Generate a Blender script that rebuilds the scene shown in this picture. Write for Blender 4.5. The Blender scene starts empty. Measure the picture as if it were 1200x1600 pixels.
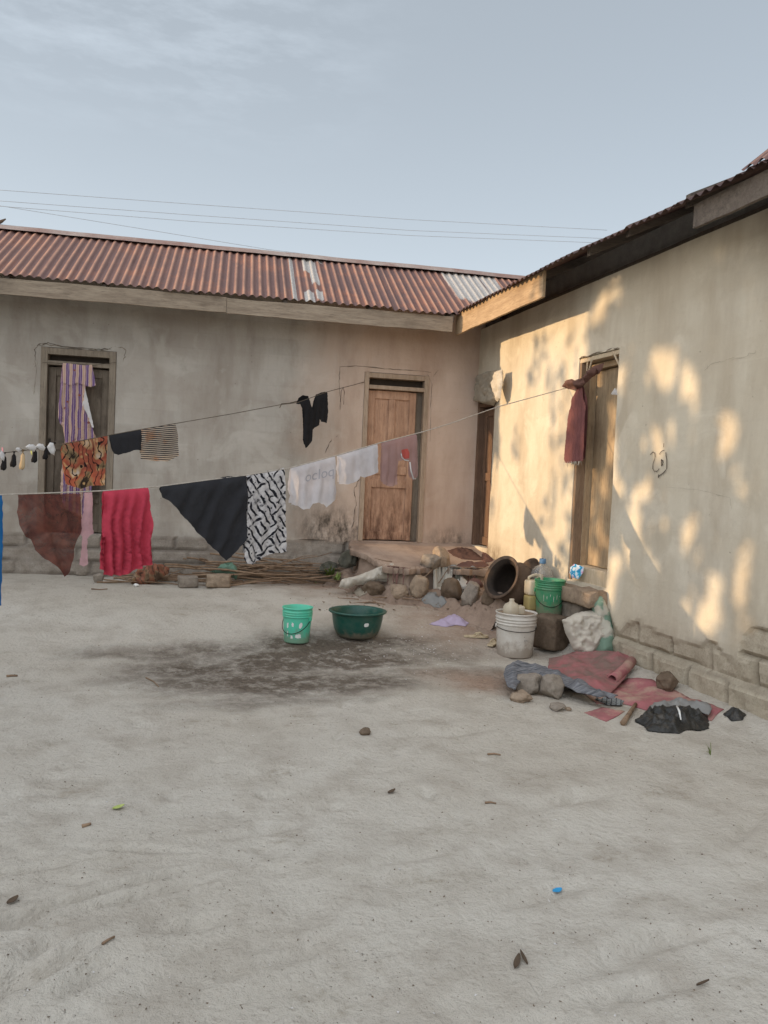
import bpy, bmesh, math, random
from mathutils import Vector, Matrix, noise
from mathutils.geometry import delaunay_2d_cdt
R = math.radians
S = bpy.context.scene
COL = S.collection
random.seed(7)

# ------------------------------------------------------------------ camera
F_PX = 1220.0                      # focal length in pixels of the 1200 x 1600 photograph
EYE = Vector((0, 0, 1.64))
yaw, pitch, roll = R(16.9), R(-2.3), R(2.5)
fw = Vector((math.sin(yaw) * math.cos(pitch), math.cos(yaw) * math.cos(pitch), math.sin(pitch)))
r0 = Vector((math.cos(yaw), -math.sin(yaw), 0))
u0 = r0.cross(fw)
rt = r0 * math.cos(roll) + u0 * math.sin(roll)
upv = u0 * math.cos(roll) - r0 * math.sin(roll)
cam = bpy.data.cameras.new('camera')
cam.sensor_fit = 'VERTICAL'
cam.sensor_height = 36
cam.lens = F_PX / 1600 * 36
cam.clip_start = 0.05
cam.clip_end = 2000
co = bpy.data.objects.new('camera', cam)
m = Matrix((rt, upv, -fw)).transposed().to_4x4()
m.translation = EYE
co.matrix_world = m
COL.objects.link(co)
S.camera = co

# ------------------------------------------------------------------ light
SUN = Vector((-1, 0.120, 0.184)).normalized()      # towards the sun: low, from the left
SUN_EL = math.asin(SUN.z)
SUN_AZ = math.atan2(SUN.x, SUN.y)
sl = bpy.data.lights.new('sun', 'SUN')
sl.energy = 4.2
sl.angle = R(0.55)
sl.color = (1.0, 0.70, 0.40)
so = bpy.data.objects.new('sun', sl)
so.rotation_euler = (-SUN).to_track_quat('-Z', 'Y').to_euler()
so.location = SUN * 40
COL.objects.link(so)

W = bpy.data.worlds.new('World')
S.world = W
W.use_nodes = True
wn = W.node_tree
wn.nodes.clear()
def wnode(t, **k):
    n = wn.nodes.new(t)
    for a, b in k.items(): setattr(n, a, b)
    return n
def wmath(op, a, b=None, c=None):
    n = wnode('ShaderNodeMath', operation=op)
    for i, x in enumerate((a, b, c)):
        if x is None: continue
        if isinstance(x, (int, float)): n.inputs[i].default_value = x
        else: wn.links.new(x, n.inputs[i])
    return n.outputs[0]
sky = wnode('ShaderNodeTexSky', sky_type='NISHITA', sun_disc=False, sun_elevation=SUN_EL,
            sun_rotation=SUN_AZ, air_density=1.0, dust_density=3.0, ozone_density=1.0, altitude=200)
bg1 = wnode('ShaderNodeBackground')
bg1.inputs[1].default_value = 0.05
wn.links.new(sky.outputs[0], bg1.inputs[0])
tc = wnode('ShaderNodeTexCoord')
def wdot(v):
    n = wnode('ShaderNodeVectorMath', operation='DOT_PRODUCT')
    wn.links.new(tc.outputs['Generated'], n.inputs[0])
    n.inputs[1].default_value = v
    return n.outputs['Value']
sep = wnode('ShaderNodeSeparateXYZ')
wn.links.new(tc.outputs['Generated'], sep.inputs[0])
# added fill glow from the unseen sky at left and behind, over pale horizon haze
side = wmath('MAXIMUM', wdot((-0.66, -0.43, 0.615)), 0.0)
fill_glow = wmath('MULTIPLY', wmath('POWER', side, 1.6), 1.42)
lowz = wmath('POWER', wmath('SUBTRACT', 1.0, wmath('MINIMUM', wmath('ABSOLUTE', sep.outputs['Z']), 1.0)), 4.0)
base = wmath('MULTIPLY_ADD', lowz, 0.66, 0.42)
# wispy cloud high in the north
mp = wnode('ShaderNodeMapping')
mp.inputs['Scale'].default_value = (7.0, 13.0, 26.0)
mp.inputs['Rotation'].default_value = (0, 0.35, 0.5)
wn.links.new(tc.outputs['Generated'], mp.inputs[0])
nz = wnode('ShaderNodeTexNoise')
nz.inputs['Scale'].default_value = 1.3
nz.inputs['Detail'].default_value = 8
nz.inputs['Roughness'].default_value = 0.62
wn.links.new(mp.outputs[0], nz.inputs['Vector'])
cl = wnode('ShaderNodeMapRange')
cl.inputs[1].default_value, cl.inputs[2].default_value = 0.46, 0.72
wn.links.new(nz.outputs['Fac'], cl.inputs[0])
cz = wnode('ShaderNodeMapRange', interpolation_type='SMOOTHSTEP')
cz.inputs[1].default_value, cz.inputs[2].default_value = 0.34, 0.47
wn.links.new(sep.outputs['Z'], cz.inputs[0])
cw = wnode('ShaderNodeMapRange', interpolation_type='SMOOTHSTEP')
cw.inputs[1].default_value, cw.inputs[2].default_value = 0.32, 0.05
wn.links.new(sep.outputs['X'], cw.inputs[0])
cloud = wmath('MULTIPLY', wmath('MULTIPLY', cl.outputs[0], cz.outputs[0]), wmath('MULTIPLY', cw.outputs[0], 0.14))
tot = wmath('ADD', base, cloud)
bg2 = wnode('ShaderNodeBackground')
bg2.inputs[0].default_value = (0.86, 0.95, 1.04, 1)
wn.links.new(tot, bg2.inputs[1])
bg3 = wnode('ShaderNodeBackground')
bg3.inputs[0].default_value = (0.97, 0.985, 1.03, 1)
wn.links.new(fill_glow, bg3.inputs[1])
ad = wnode('ShaderNodeAddShader')
ad2 = wnode('ShaderNodeAddShader')
wo = wnode('ShaderNodeOutputWorld')
wn.links.new(bg1.outputs[0], ad.inputs[0])
wn.links.new(bg2.outputs[0], ad.inputs[1])
wn.links.new(ad.outputs[0], ad2.inputs[0])
wn.links.new(bg3.outputs[0], ad2.inputs[1])
wn.links.new(ad2.outputs[0], wo.inputs[0])

S.view_settings.view_transform = 'Standard'
S.view_settings.look = 'None'
S.view_settings.exposure = 0.0
S.view_settings.gamma = 1.0
S.cycles.max_bounces = 6
S.cycles.transparent_max_bounces = 12
S.cycles.caustics_reflective = False
S.cycles.caustics_refractive = False

# ------------------------------------------------------------------ measuring helpers
WX, WY = 4.28, 9.85                # the inner corner of the two wings
A6 = R(-6)                         # the back wing is turned six degrees
EX = Vector((math.cos(A6), math.sin(A6), 0))
EY = Vector((-math.sin(A6), math.cos(A6), 0))
CORNER = Vector((WX, WY, 0))

def ray(u, v): return fw + rt * ((u - 600) / F_PX) + upv * ((800 - v) / F_PX)
def hit(u, v, p, n):
    d = ray(u, v)
    return EYE + d * (n.dot(p - EYE) / n.dot(d))
def back_w(u, v, o=0.0): return hit(u, v, CORNER - EY * o, EY)
def to_back(p):
    q = p - CORNER
    return Vector((q.dot(EX), q.dot(EY), q.z))
def back(u, v, o=0.0): return to_back(back_w(u, v, o))      # in the frame of the back wing
def right_w(u, v, o=0.0): return hit(u, v, Vector((WX - o, 0, 0)), Vector((1, 0, 0)))
def right(u, v, o=0.0): return right_w(u, v, o) - CORNER

def sstep(a, b, x):
    t = min(1, max(0, (x - a) / (b - a)))
    return t * t * (3 - 2 * t)
def fbm(x, y, z=0.0, sc=1.0, oct=4):
    return noise.fractal(Vector((x * sc, y * sc, z * sc)), 0.9, 2.0, oct)
dent_cells = {}
dents = []          # (x, y, radius x, radius y, angle, depth)
def gz(x, y):
    z = 0.29 * sstep(6.3, 9.3, y - 0.05 * x)
    if 3.6 < x < 4.5 and -5 < y < 7: z += 0.085 * sstep(3.72, 4.22, x + 0.10 * fbm(x, y, 3, 2.2, 3)) ** 2
    k = 1 - sstep(10, 14, max(abs(x), abs(y)))
    if k > 0:
        z += k * (0.022 * fbm(x, y, 1.7, 0.7, 3) + 0.009 * fbm(x, y, 5.1, 3.1, 3))
        for (dx, dy, ra, rb, an, dp) in dent_cells.get((math.floor(x / .6), math.floor(y / .6)), ()):
            ex, ey = x - dx, y - dy
            if abs(ex) > 0.6 or abs(ey) > 0.6: continue
            c, s = math.cos(an), math.sin(an)
            a, b = (ex * c + ey * s) / ra, (-ex * s + ey * c) / rb
            q = a * a + b * b
            if q < 9: z += 2.5 * dp * ((q - 0.9) * math.exp(-q))
    return z
def G(u, v, up=0.0):                # the point of the ground seen at a pixel
    d = ray(u, v)
    z = 0.0
    for _ in range(25):
        p = EYE + d * ((z + up - EYE.z) / d.z)
        z = 0.6 * z + 0.4 * gz(p.x, p.y)
    return p
def floor_at(p, up=0.0): return Vector((p.x, p.y, gz(p.x, p.y) + up))
def at_dist(u, v, y):               # the point seen at a pixel at a world depth y
    return hit(u, v, Vector((0, y, 0)), Vector((0, 1, 0)))

for u, v, ra, rb, an, dp in [(15, 1530, .17, .09, .3, .04), (70, 1480, .12, .05, .7, .02), (110, 1500, .13, .05, .7, .022),
                             (35, 1440, .1, .05, .5, .018), (90, 1415, .5, .035, .35, .02), (230, 1398, .32, .03, .25, .016),
                             (140, 1530, .14, .045, .7, .02), (300, 1445, .18, .05, .1, .014), (200, 1330, .3, .03, -.25, .014),
                             (235, 1375, .2, .025, .3, .012), (50, 1360, .25, .03, .2, .012), (1165, 1290, .4, .05, .6, .012),
                             (850, 1400, .25, .06, .2, .012), (990, 1490, .3, .07, .3, .015), (640, 1340, .2, .06, .2, .012),
                             (1060, 1470, .2, .05, .0, .014), (700, 1145, .35, .09, .1, .015), (400, 1300, .3, .05, .2, .01),
                             (900, 1245, .4, .07, .25, .012), (480, 1480, .15, .05, .4, .012), (1000, 1555, .3, .05, .0, .012)]:
    d = ray(u, v)
    p = EYE + d * (-EYE.z / d.z)
    dents.append((p.x, p.y, ra, rb, an, dp))
for _ in range(110):
    dents.append((random.gauss(-1.2, .9), random.gauss(3.1, .8), random.uniform(.05, .12), random.uniform(.03, .05), random.uniform(0, 3), random.uniform(.003, .010)))
for _ in range(150):
    dents.append((random.uniform(-3, 4), random.uniform(2, 7), random.uniform(.05, .13), random.uniform(.03, .06),
                  random.uniform(0, 3), random.uniform(.004, .012)))

for q in dents:
    for i in range(math.floor((q[0] - .6) / .6), math.floor((q[0] + .6) / .6) + 1):
        for j in range(math.floor((q[1] - .6) / .6), math.floor((q[1] + .6) / .6) + 1):
            dent_cells.setdefault((i, j), []).append(q)

# ------------------------------------------------------------------ material helpers
class N:
    def __init__(self, name):
        self.m = bpy.data.materials.new(name)
        self.m.use_nodes = True
        self.t = self.m.node_tree
        self.t.nodes.clear()
        self.out = self.t.nodes.new('ShaderNodeOutputMaterial')
        self._tc = None
    def node(self, t, **k):
        n = self.t.nodes.new(t)
        for a, b in k.items(): setattr(n, a, b)
        return n
    def put(self, sock, x):
        if x is None: return
        if isinstance(x, bpy.types.NodeSocket): self.t.links.new(x, sock)
        elif isinstance(x, (tuple, list)):
            sock.default_value = tuple(x) + ((1,) if sock.type == 'RGBA' and len(x) == 3 else ())
        else: sock.default_value = x
    def tc(self, w='Object'):
        if self._tc is None: self._tc = self.node('ShaderNodeTexCoord')
        return self._tc.outputs[w]
    def mapv(self, scale=(1, 1, 1), rot=(0, 0, 0), w='Object', loc=(0, 0, 0)):
        n = self.node('ShaderNodeMapping')
        self.put(n.inputs['Vector'], self.tc(w))
        n.inputs['Scale'].default_value = scale
        n.inputs['Rotation'].default_value = rot
        n.inputs['Location'].default_value = loc
        return n.outputs[0]
    def noise(self, scale, detail=5, rough=0.6, vec=None, dist=0.0, what='Fac'):
        n = self.node('ShaderNodeTexNoise')
        self.put(n.inputs['Vector'], vec if vec is not None else self.tc())
        n.inputs['Scale'].default_value = scale
        n.inputs['Detail'].default_value = detail
        n.inputs['Roughness'].default_value = rough
        n.inputs['Distortion'].default_value = dist
        return n.outputs[what]
    def voro(self, scale, vec=None, feature='F1', what='Distance', rand=1.0):
        n = self.node('ShaderNodeTexVoronoi', feature=feature)
        self.put(n.inputs['Vector'], vec if vec is not None else self.tc())
        n.inputs['Scale'].default_value = scale
        n.inputs['Randomness'].default_value = rand
        return n.outputs[what]
    def wave(self, scale, vec=None, dist=0.0, detail=2, dscale=1.0, axis='X', prof='SIN'):
        n = self.node('ShaderNodeTexWave', bands_direction=axis, wave_profile=prof)
        self.put(n.inputs['Vector'], vec if vec is not None else self.tc())
        n.inputs['Scale'].default_value = scale
        n.inputs['Distortion'].default_value = dist
        n.inputs['Detail'].default_value = detail
        n.inputs['Detail Scale'].default_value = dscale
        return n.outputs['Fac']
    def rng(self, x, a, b, c=0.0, d=1.0):
        n = self.node('ShaderNodeMapRange')
        self.put(n.inputs[0], x)
        for i, q in enumerate((a, b, c, d)): n.inputs[i + 1].default_value = q
        return n.outputs[0]
    def ramp(self, x, stops, interp='LINEAR'):
        n = self.node('ShaderNodeValToRGB')
        self.put(n.inputs[0], x)
        e = n.color_ramp
        e.interpolation = interp
        while len(e.elements) < len(stops): e.elements.new(0.5)
        for q, (p, c) in zip(e.elements, stops):
            q.position = p
            q.color = tuple(c) + (1,) if len(c) == 3 else c
        return n.outputs[0]
    def mix(self, f, a, b, mode='MIX'):
        n = self.node('ShaderNodeMix', data_type='RGBA', blend_type=mode)
        self.put(n.inputs[0], f)
        self.put(n.inputs[6], a)
        self.put(n.inputs[7], b)
        return n.outputs[2]
    def math(self, op, a, b=None, c=None, clamp=False):
        n = self.node('ShaderNodeMath', operation=op, use_clamp=clamp)
        for i, x in enumerate((a, b, c)): self.put(n.inputs[i], x)
        return n.outputs[0]
    def attr(self, name, what='Fac'): return self.node('ShaderNodeAttribute', attribute_name=name).outputs[what]
    def bump(self, h, strength=0.5, dist=0.02, nrm=None):
        n = self.node('ShaderNodeBump')
        self.put(n.inputs['Height'], h)
        n.inputs['Strength'].default_value = strength
        n.inputs['Distance'].default_value = dist
        self.put(n.inputs['Normal'], nrm)
        return n.outputs[0]
    def bsdf(self, color, rough=0.8, nrm=None, spec=0.3, metal=0.0, **k):
        n = self.node('ShaderNodeBsdfPrincipled')
        self.put(n.inputs['Base Color'], color)
        self.put(n.inputs['Roughness'], rough)
        self.put(n.inputs['Normal'], nrm)
        self.put(n.inputs['Specular IOR Level'], spec)
        self.put(n.inputs['Metallic'], metal)
        for a, b in k.items(): self.put(n.inputs[a], b)
        return n.outputs[0]
    def done(self, sh):
        self.t.links.new(sh, self.out.inputs[0])
        return self.m

def sr(r, g, b):                    # sRGB 0-255 to linear
    f = lambda c: c / 12.92 if c <= 0.04045 else ((c + 0.055) / 1.055) ** 2.4
    return (f(r / 255), f(g / 255), f(b / 255))

def simple(name, c1, c2=None, scale=6.0, rough=0.75, bump=0.3, bdist=0.01, spec=0.3, fine=60.0, dirt=None, dirtamt=0.5, metal=0.0):
    n = N(name)
    c2 = c2 or tuple(x * 0.75 for x in c1)
    a = n.noise(scale, 6, 0.62)
    col = n.mix(n.rng(a, 0.3, 0.7), c1, c2)
    f = n.noise(fine, 4, 0.6)
    col = n.mix(n.rng(f, 0.35, 0.75, 0, 0.35), col, tuple(x * 0.6 for x in c2))
    if dirt:
        col = n.mix(n.rng(n.noise(scale * 1.7, 7, 0.7, n.mapv(loc=(3, 7, 1))), 0.5, 0.68, 0, dirtamt), col, dirt)
    h = n.math('ADD', n.math('MULTIPLY', a, 1.0), n.math('MULTIPLY', f, 0.4))
    return n.done(n.bsdf(col, rough, n.bump(h, bump, bdist), spec, metal))

def fabric(name, color, rough=0.95, trans=0.25, alpha=None, weave=900, bump=0.15, crumple=0.25):
    """color: a tuple, or a function of the node builder that returns a colour socket"""
    n = N(name)
    c = color(n) if callable(color) else n.mix(n.rng(n.noise(9, 5), 0.3, 0.7), color, tuple(x * 0.82 for x in color))
    cr = n.noise(14, 5, 0.55, dist=0.6)
    nr = n.bump(cr, crumple, 0.02)
    nr = n.bump(n.noise(weave, 2), bump, 0.002, nr)
    sh = n.bsdf(c, rough, nr, 0.15)
    if trans:
        tr = n.node('ShaderNodeBsdfTranslucent')
        n.put(tr.inputs[0], c)
        mx = n.node('ShaderNodeMixShader')
        mx.inputs[0].default_value = trans
        n.t.links.new(sh, mx.inputs[1])
        n.t.links.new(tr.outputs[0], mx.inputs[2])
        sh = mx.outputs[0]
    if alpha is not None:
        tp = n.node('ShaderNodeBsdfTransparent')
        mx = n.node('ShaderNodeMixShader')
        n.put(mx.inputs[0], alpha(n) if callable(alpha) else alpha)
        n.t.links.new(tp.outputs[0], mx.inputs[1])
        n.t.links.new(sh, mx.inputs[2])
        sh = mx.outputs[0]
    return n.done(sh)

# ------------------------------------------------------------------ object helpers
def tag(o, label=None, cat=None, group=None, kind=None):
    if label: o['label'] = label
    if cat: o['category'] = cat
    if group: o['group'] = group
    if kind: o['kind'] = kind
    return o
def empty(name, loc=(0, 0, 0), rz=0.0, label=None, cat=None, group=None):
    o = bpy.data.objects.new(name, None)
    o.empty_display_size = 0.1
    COL.objects.link(o)
    o.location = loc
    o.rotation_euler = (0, 0, rz)
    return tag(o, label, cat, group)
def link(name, bm, mats, parent=None, smooth=False, loc=None):
    me = bpy.data.meshes.new(name)
    bm.normal_update()
    bm.to_mesh(me)
    bm.free()
    for q in (mats if isinstance(mats, (list, tuple)) else [mats]): me.materials.append(q)
    if smooth:
        for p in me.polygons: p.use_smooth = True
    o = bpy.data.objects.new(name, me)
    COL.objects.link(o)
    if parent: o.parent = parent
    if loc is not None: o.location = loc
    return o
def pymesh(name, verts, faces, mats, parent=None, smooth=False, loc=None, attrs=None, uv=None):
    me = bpy.data.meshes.new(name)
    me.from_pydata([tuple(v) for v in verts], [], faces)
    for q in (mats if isinstance(mats, (list, tuple)) else [mats]): me.materials.append(q)
    if smooth: me.polygons.foreach_set('use_smooth', [True] * len(me.polygons))
    for k, vals in (attrs or {}).items():
        a = me.attributes.new(k, 'FLOAT', 'POINT')
        a.data.foreach_set('value', vals)
    if uv:
        l = me.uv_layers.new(name='UVMap')
        for lp in me.loops: l.data[lp.index].uv = uv[lp.vertex_index]
    me.update()
    o = bpy.data.objects.new(name, me)
    COL.objects.link(o)
    if parent: o.parent = parent
    if loc is not None: o.location = loc
    return o
def bm_box(bm, lo, hi, bev=0.0, mat=None, jit=0.0):
    lo, hi = Vector(lo), Vector(hi)
    r = bmesh.ops.create_cube(bm, size=1)
    vs = r['verts']
    for v in vs:
        c = v.co + Vector((.5, .5, .5))
        v.co = Vector((lo.x + (hi.x - lo.x) * c.x, lo.y + (hi.y - lo.y) * c.y, lo.z + (hi.z - lo.z) * c.z))
        if jit: v.co += Vector((random.uniform(-jit, jit), random.uniform(-jit, jit), random.uniform(-jit, jit)))
    if mat is not None: bmesh.ops.transform(bm, matrix=mat, verts=vs)
    if bev:
        es = list({e for v in vs for e in v.link_edges})
        bmesh.ops.bevel(bm, geom=es, offset=bev, segments=2, affect='EDGES', profile=0.6)
    return vs
def box_obj(name, lo, hi, mats, parent=None, bev=0.004, mat=None, jit=0.0):
    bm = bmesh.new()
    bm_box(bm, lo, hi, bev, mat, jit)
    return link(name, bm, mats, parent)
def bm_tube(bm, pts, rad, seg=8, cap=True):
    pts = [Vector(p) for p in pts]
    rings = []
    up = Vector((0.013, 0.02, 1))
    for i, p in enumerate(pts):
        t = (pts[min(i + 1, len(pts) - 1)] - pts[max(i - 1, 0)]).normalized()
        a = t.cross(up)
        if a.length < 1e-3: a = t.cross(Vector((1, 0, 0)))
        a.normalize()
        b = t.cross(a).normalized()
        up = -b if b.z < 0 else b
        r = rad[i] if isinstance(rad, (list, tuple)) else rad
        ra, rb = r if isinstance(r, (list, tuple)) else (r, r)
        rings.append([bm.verts.new(p + a * (ra * math.cos(k * 2 * math.pi / seg)) + b * (rb * math.sin(k * 2 * math.pi / seg))) for k in range(seg)])
    for q, w in zip(rings, rings[1:]):
        for k in range(seg): bm.faces.new((q[k], q[(k + 1) % seg], w[(k + 1) % seg], w[k]))
    if cap:
        bm.faces.new(rings[0][::-1])
        bm.faces.new(rings[-1])
def tube_obj(name, pts, rad, mats, parent=None, seg=8, smooth=True):
    bm = bmesh.new()
    bm_tube(bm, pts, rad, seg)
    bmesh.ops.recalc_face_normals(bm, faces=bm.faces)
    return link(name, bm, mats, parent, smooth)
def bm_lathe(bm, prof, seg=40, mat=None, wob=None):
    """prof: list of (radius, z); open at both ends unless the radius is 0"""
    rings = []
    for r, z in prof:
        if r < 1e-6: rings.append([bm.verts.new((0, 0, z))])
        else:
            ring = []
            for k in range(seg):
                a = k * 2 * math.pi / seg
                q = r * (1 + (wob(a, z) if wob else 0))
                ring.append(bm.verts.new((q * math.cos(a), q * math.sin(a), z)))
            rings.append(ring)
    for q, w in zip(rings, rings[1:]):
        for k in range(seg):
            j = (k + 1) % seg
            if len(q) == 1 and len(w) == 1: continue
            if len(q) == 1: bm.faces.new((q[0], w[j], w[k]))
            elif len(w) == 1: bm.faces.new((q[k], q[j], w[0]))
            else: bm.faces.new((q[k], q[j], w[j], w[k]))
    if mat is not None: bmesh.ops.transform(bm, matrix=mat, verts=[v for r in rings for v in r])
def lathe_obj(name, prof, mats, parent=None, seg=40, mat=None, wob=None, smooth=True):
    bm = bmesh.new()
    bm_lathe(bm, prof, seg, mat, wob)
    bmesh.ops.recalc_face_normals(bm, faces=bm.faces)
    o = link(name, bm, mats, parent, smooth)
    return o
def rock_obj(name, loc, size, mats, seed=0, rz=0.0, boxy=0.0, sub=3, rough=0.22, label=None, cat='stone', group=None, sink=0.25):
    """a stone standing on the ground; boxy = 1 gives a worn block"""
    bm = bmesh.new()
    bmesh.ops.create_icosphere(bm, subdivisions=sub, radius=1)
    rr_ = random.Random(seed * 7 + 1)
    planes = [(Vector((rr_.gauss(0, 1), rr_.gauss(0, 1), rr_.gauss(0.2, .8))).normalized(), rr_.uniform(.66, .92)) for _ in range(9)] if boxy < 0.8 else []
    for v in bm.verts:
        c = v.co.normalized()
        if boxy:
            k = max(abs(c.x), abs(c.y), abs(c.z))
            c = c.lerp(c / k * 0.86, boxy)
        d = 1 + rough * fbm(c.x + seed * 3.1, c.y, c.z + seed, 1.1, 4) + rough * 0.3 * fbm(c.x, c.y + seed, c.z, 4, 3)
        c = c * d
        for pn, pd in planes:
            q = c.dot(pn) - pd
            if q > 0: c = c - pn * (q * 0.9)
        c += c.normalized() * (0.03 * fbm(c.x, c.y + seed, c.z, 7, 4))
        v.co = Vector((c.x * size[0], c.y * size[1], c.z * size[2]))
        v.co.z += size[2] * (1 - sink)
    o = link(name, bm, mats, None, True)
    o.location = loc
    o.rotation_euler = (0, 0, rz)
    return tag(o, label, cat, group)
def ground_obj(o, u, v, sink=0.0):
    p = G(u, v)
    o.location = (p.x, p.y, p.z - sink)
    return p

# ------------------------------------------------------------------ materials of the setting
def mat_ground():
    n = N('sandy earth')
    big = n.noise(0.55, 5, 0.55)
    med = n.noise(3.2, 6, 0.62)
    fine = n.noise(34, 5, 0.7)
    grit = n.noise(190, 3, 0.65)
    c = n.mix(n.rng(big, 0.32, 0.68), sr(199, 193, 182), sr(186, 178, 165))
    c = n.mix(n.rng(med, 0.46, 0.70, 0, 0.65), c, sr(164, 154, 141))
    c = n.mix(n.rng(fine, 0.55, 0.8, 0, 0.45), c, sr(128, 113, 97))
    c = n.mix(n.rng(grit, 0.58, 0.78, 0, 0.5), c, sr(112, 98, 84))
    c = n.mix(n.rng(grit, 0.40, 0.26, 0, 0.3), c, sr(216, 206, 192))
    smudge = n.math('MULTIPLY', n.rng(n.noise(1.9, 7, 0.72, n.mapv(scale=(1, 1.7, 1), loc=(7, 3, 0))), 0.56, 0.68), n.rng(n.noise(21, 5, .7, n.mapv(loc=(1, 8, 0))), 0.40, 0.62))
    c = n.mix(n.math('MULTIPLY', smudge, 0.6), c, sr(140, 128, 110))
    wetn = n.math('MULTIPLY', n.attr('wet'), n.rng(n.noise(7.5, 8, 0.74, n.mapv(loc=(4, 2, 0))), 0.30, 0.55, 0.22, 1.2), clamp=True)
    c = n.mix(n.math('MULTIPLY', wetn, 0.93), c, n.mix(n.rng(fine, .4, .7), sr(100, 88, 76), sr(70, 60, 51)))
    c = n.mix(n.math('MULTIPLY', n.attr('earth'), n.rng(med, 0.3, 0.6, 0.6, 1.0)), c, n.mix(n.rng(fine, .35, .7), sr(166, 142, 124), sr(136, 114, 98)))
    h = n.math('ADD', n.math('MULTIPLY', med, 0.7), n.math('MULTIPLY', fine, 0.32))
    h = n.math('ADD', h, n.math('MULTIPLY', n.noise(13, 4, 0.6, dist=0.8), 0.28))
    h2 = n.math('ADD', h, n.math('MULTIPLY', grit, 0.07))
    # small crumbs
    vor = n.voro(26, what='Distance')
    crumb = n.math('MULTIPLY', n.rng(vor, 0.16, 0.04), n.rng(n.noise(2.2, 4, .6, n.mapv(loc=(9, 1, 0))), 0.5, 0.68))
    h2 = n.math('ADD', h2, n.math('MULTIPLY', crumb, 0.25))
    return n.done(n.bsdf(c, n.rng(wetn, 0, 1, 0.95, 0.8), n.bump(h2, 1.0, 0.05), 0.12))

def mat_plaster(name, light, mid, dark, stain_shade_col, brot=(1.5708, 0, 0), ghost=0.75, warm_bounce=False):
    n = N(name)
    big = n.noise(0.9, 6, 0.6)
    streak = n.noise(1.0, 6, 0.62, n.mapv(scale=(2.2, 2.2, 0.55), loc=(1, 4, 2)))
    band = n.noise(1.0, 5, 0.6, n.mapv(scale=(0.6, 0.6, 2.6), loc=(5, 1, 0)), dist=0.4)
    med = n.noise(5.5, 6, 0.65)
    fine = n.noise(70, 4, 0.65)
    c = n.mix(n.rng(big, 0.35, 0.66), light, mid)
    c = n.mix(n.rng(streak, 0.45, 0.66, 0, 0.7), c, dark)
    c = n.mix(n.rng(band, 0.52, 0.7, 0, 0.5), c, tuple(0.5 * (a + b) for a, b in zip(dark, mid)))
    c = n.mix(n.rng(n.noise(1.7, 7, 0.55, n.mapv(loc=(8, 3, 5)), dist=0.7), 0.56, 0.64, 0, 0.45), c, tuple(min(1, x * 1.12) for x in light))
    c = n.mix(n.rng(med, 0.55, 0.75, 0, 0.35), c, dark)
    cell = n.node('ShaderNodeTexBrick')
    n.put(cell.inputs['Vector'], n.mapv(rot=brot))
    cell.inputs['Scale'].default_value = 1.0
    cell.inputs['Brick Width'].default_value = 0.44
    cell.inputs['Row Height'].default_value = 0.2
    cell.inputs['Mortar Size'].default_value = 0.012
    cell.inputs['Mortar Smooth'].default_value = 1.0
    cell.inputs['Color1'].default_value = (0.86, 0.86, 0.86, 1)
    cell.inputs['Color2'].default_value = (1.08, 1.08, 1.08, 1)
    cell.inputs['Mortar'].default_value = (0.9, 0.9, 0.9, 1)
    c = n.mix(n.rng(n.noise(0.8, 4, 0.6, n.mapv(loc=(2, 9, 4))), 0.38, 0.66, 0, ghost), c, n.mix(1.0, c, cell.outputs['Color'], 'MULTIPLY'))
    c = n.mix(n.rng(fine, 0.62, 0.8, 0, 0.35), c, tuple(x * 0.55 for x in dark))
    if warm_bounce:                       # warm bounce from the sunlit wall painted in, over browner plaster by the door
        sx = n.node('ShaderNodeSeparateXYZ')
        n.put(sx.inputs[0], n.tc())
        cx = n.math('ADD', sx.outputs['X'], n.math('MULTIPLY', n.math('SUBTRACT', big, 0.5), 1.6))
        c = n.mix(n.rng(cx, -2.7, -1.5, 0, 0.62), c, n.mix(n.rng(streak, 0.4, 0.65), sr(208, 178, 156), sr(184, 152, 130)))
    pits = n.math('MULTIPLY', n.rng(n.voro(9, n.mapv(loc=(2, 2, 2))), 0.075, 0.02), n.rng(n.noise(1.4, 3, .5), 0.45, 0.62))
    c = n.mix(n.math('MULTIPLY', pits, 0.7), c, tuple(x * 0.4 for x in dark))
    st = n.math('MULTIPLY', n.attr('stain'), n.rng(n.noise(7, 7, 0.72, n.mapv(scale=(1.5, 1.5, .8))), 0.36, 0.62), clamp=True)
    c = n.mix(st, c, stain_shade_col)
    ex = n.attr('block')
    bc = n.mix(n.rng(n.noise(8, 6, 0.7), 0.3, 0.7), tuple(x * 0.92 for x in mid), tuple(x * 0.84 for x in dark))
    bc = n.mix(n.rng(n.noise(60, 4, 0.7), 0.5, 0.75, 0, .6), bc, tuple(x * 0.5 for x in dark))
    c = n.mix(ex, c, bc)
    c = n.mix(n.math('MULTIPLY', n.attr('joint'), 0.72), c, tuple(x * 0.42 for x in dark))
    h = n.math('ADD', n.math('MULTIPLY', med, 0.5), n.math('MULTIPLY', fine, n.math('MULTIPLY_ADD', ex, 0.5, 0.12)))
    h = n.math('ADD', h, n.math('MULTIPLY', n.noise(22, 5, 0.6, dist=0.5), 0.3))
    h = n.math('SUBTRACT', h, n.math('MULTIPLY', pits, 0.35))
    return n.done(n.bsdf(c, 0.93, n.bump(h, 0.55, 0.018), 0.15))

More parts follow.
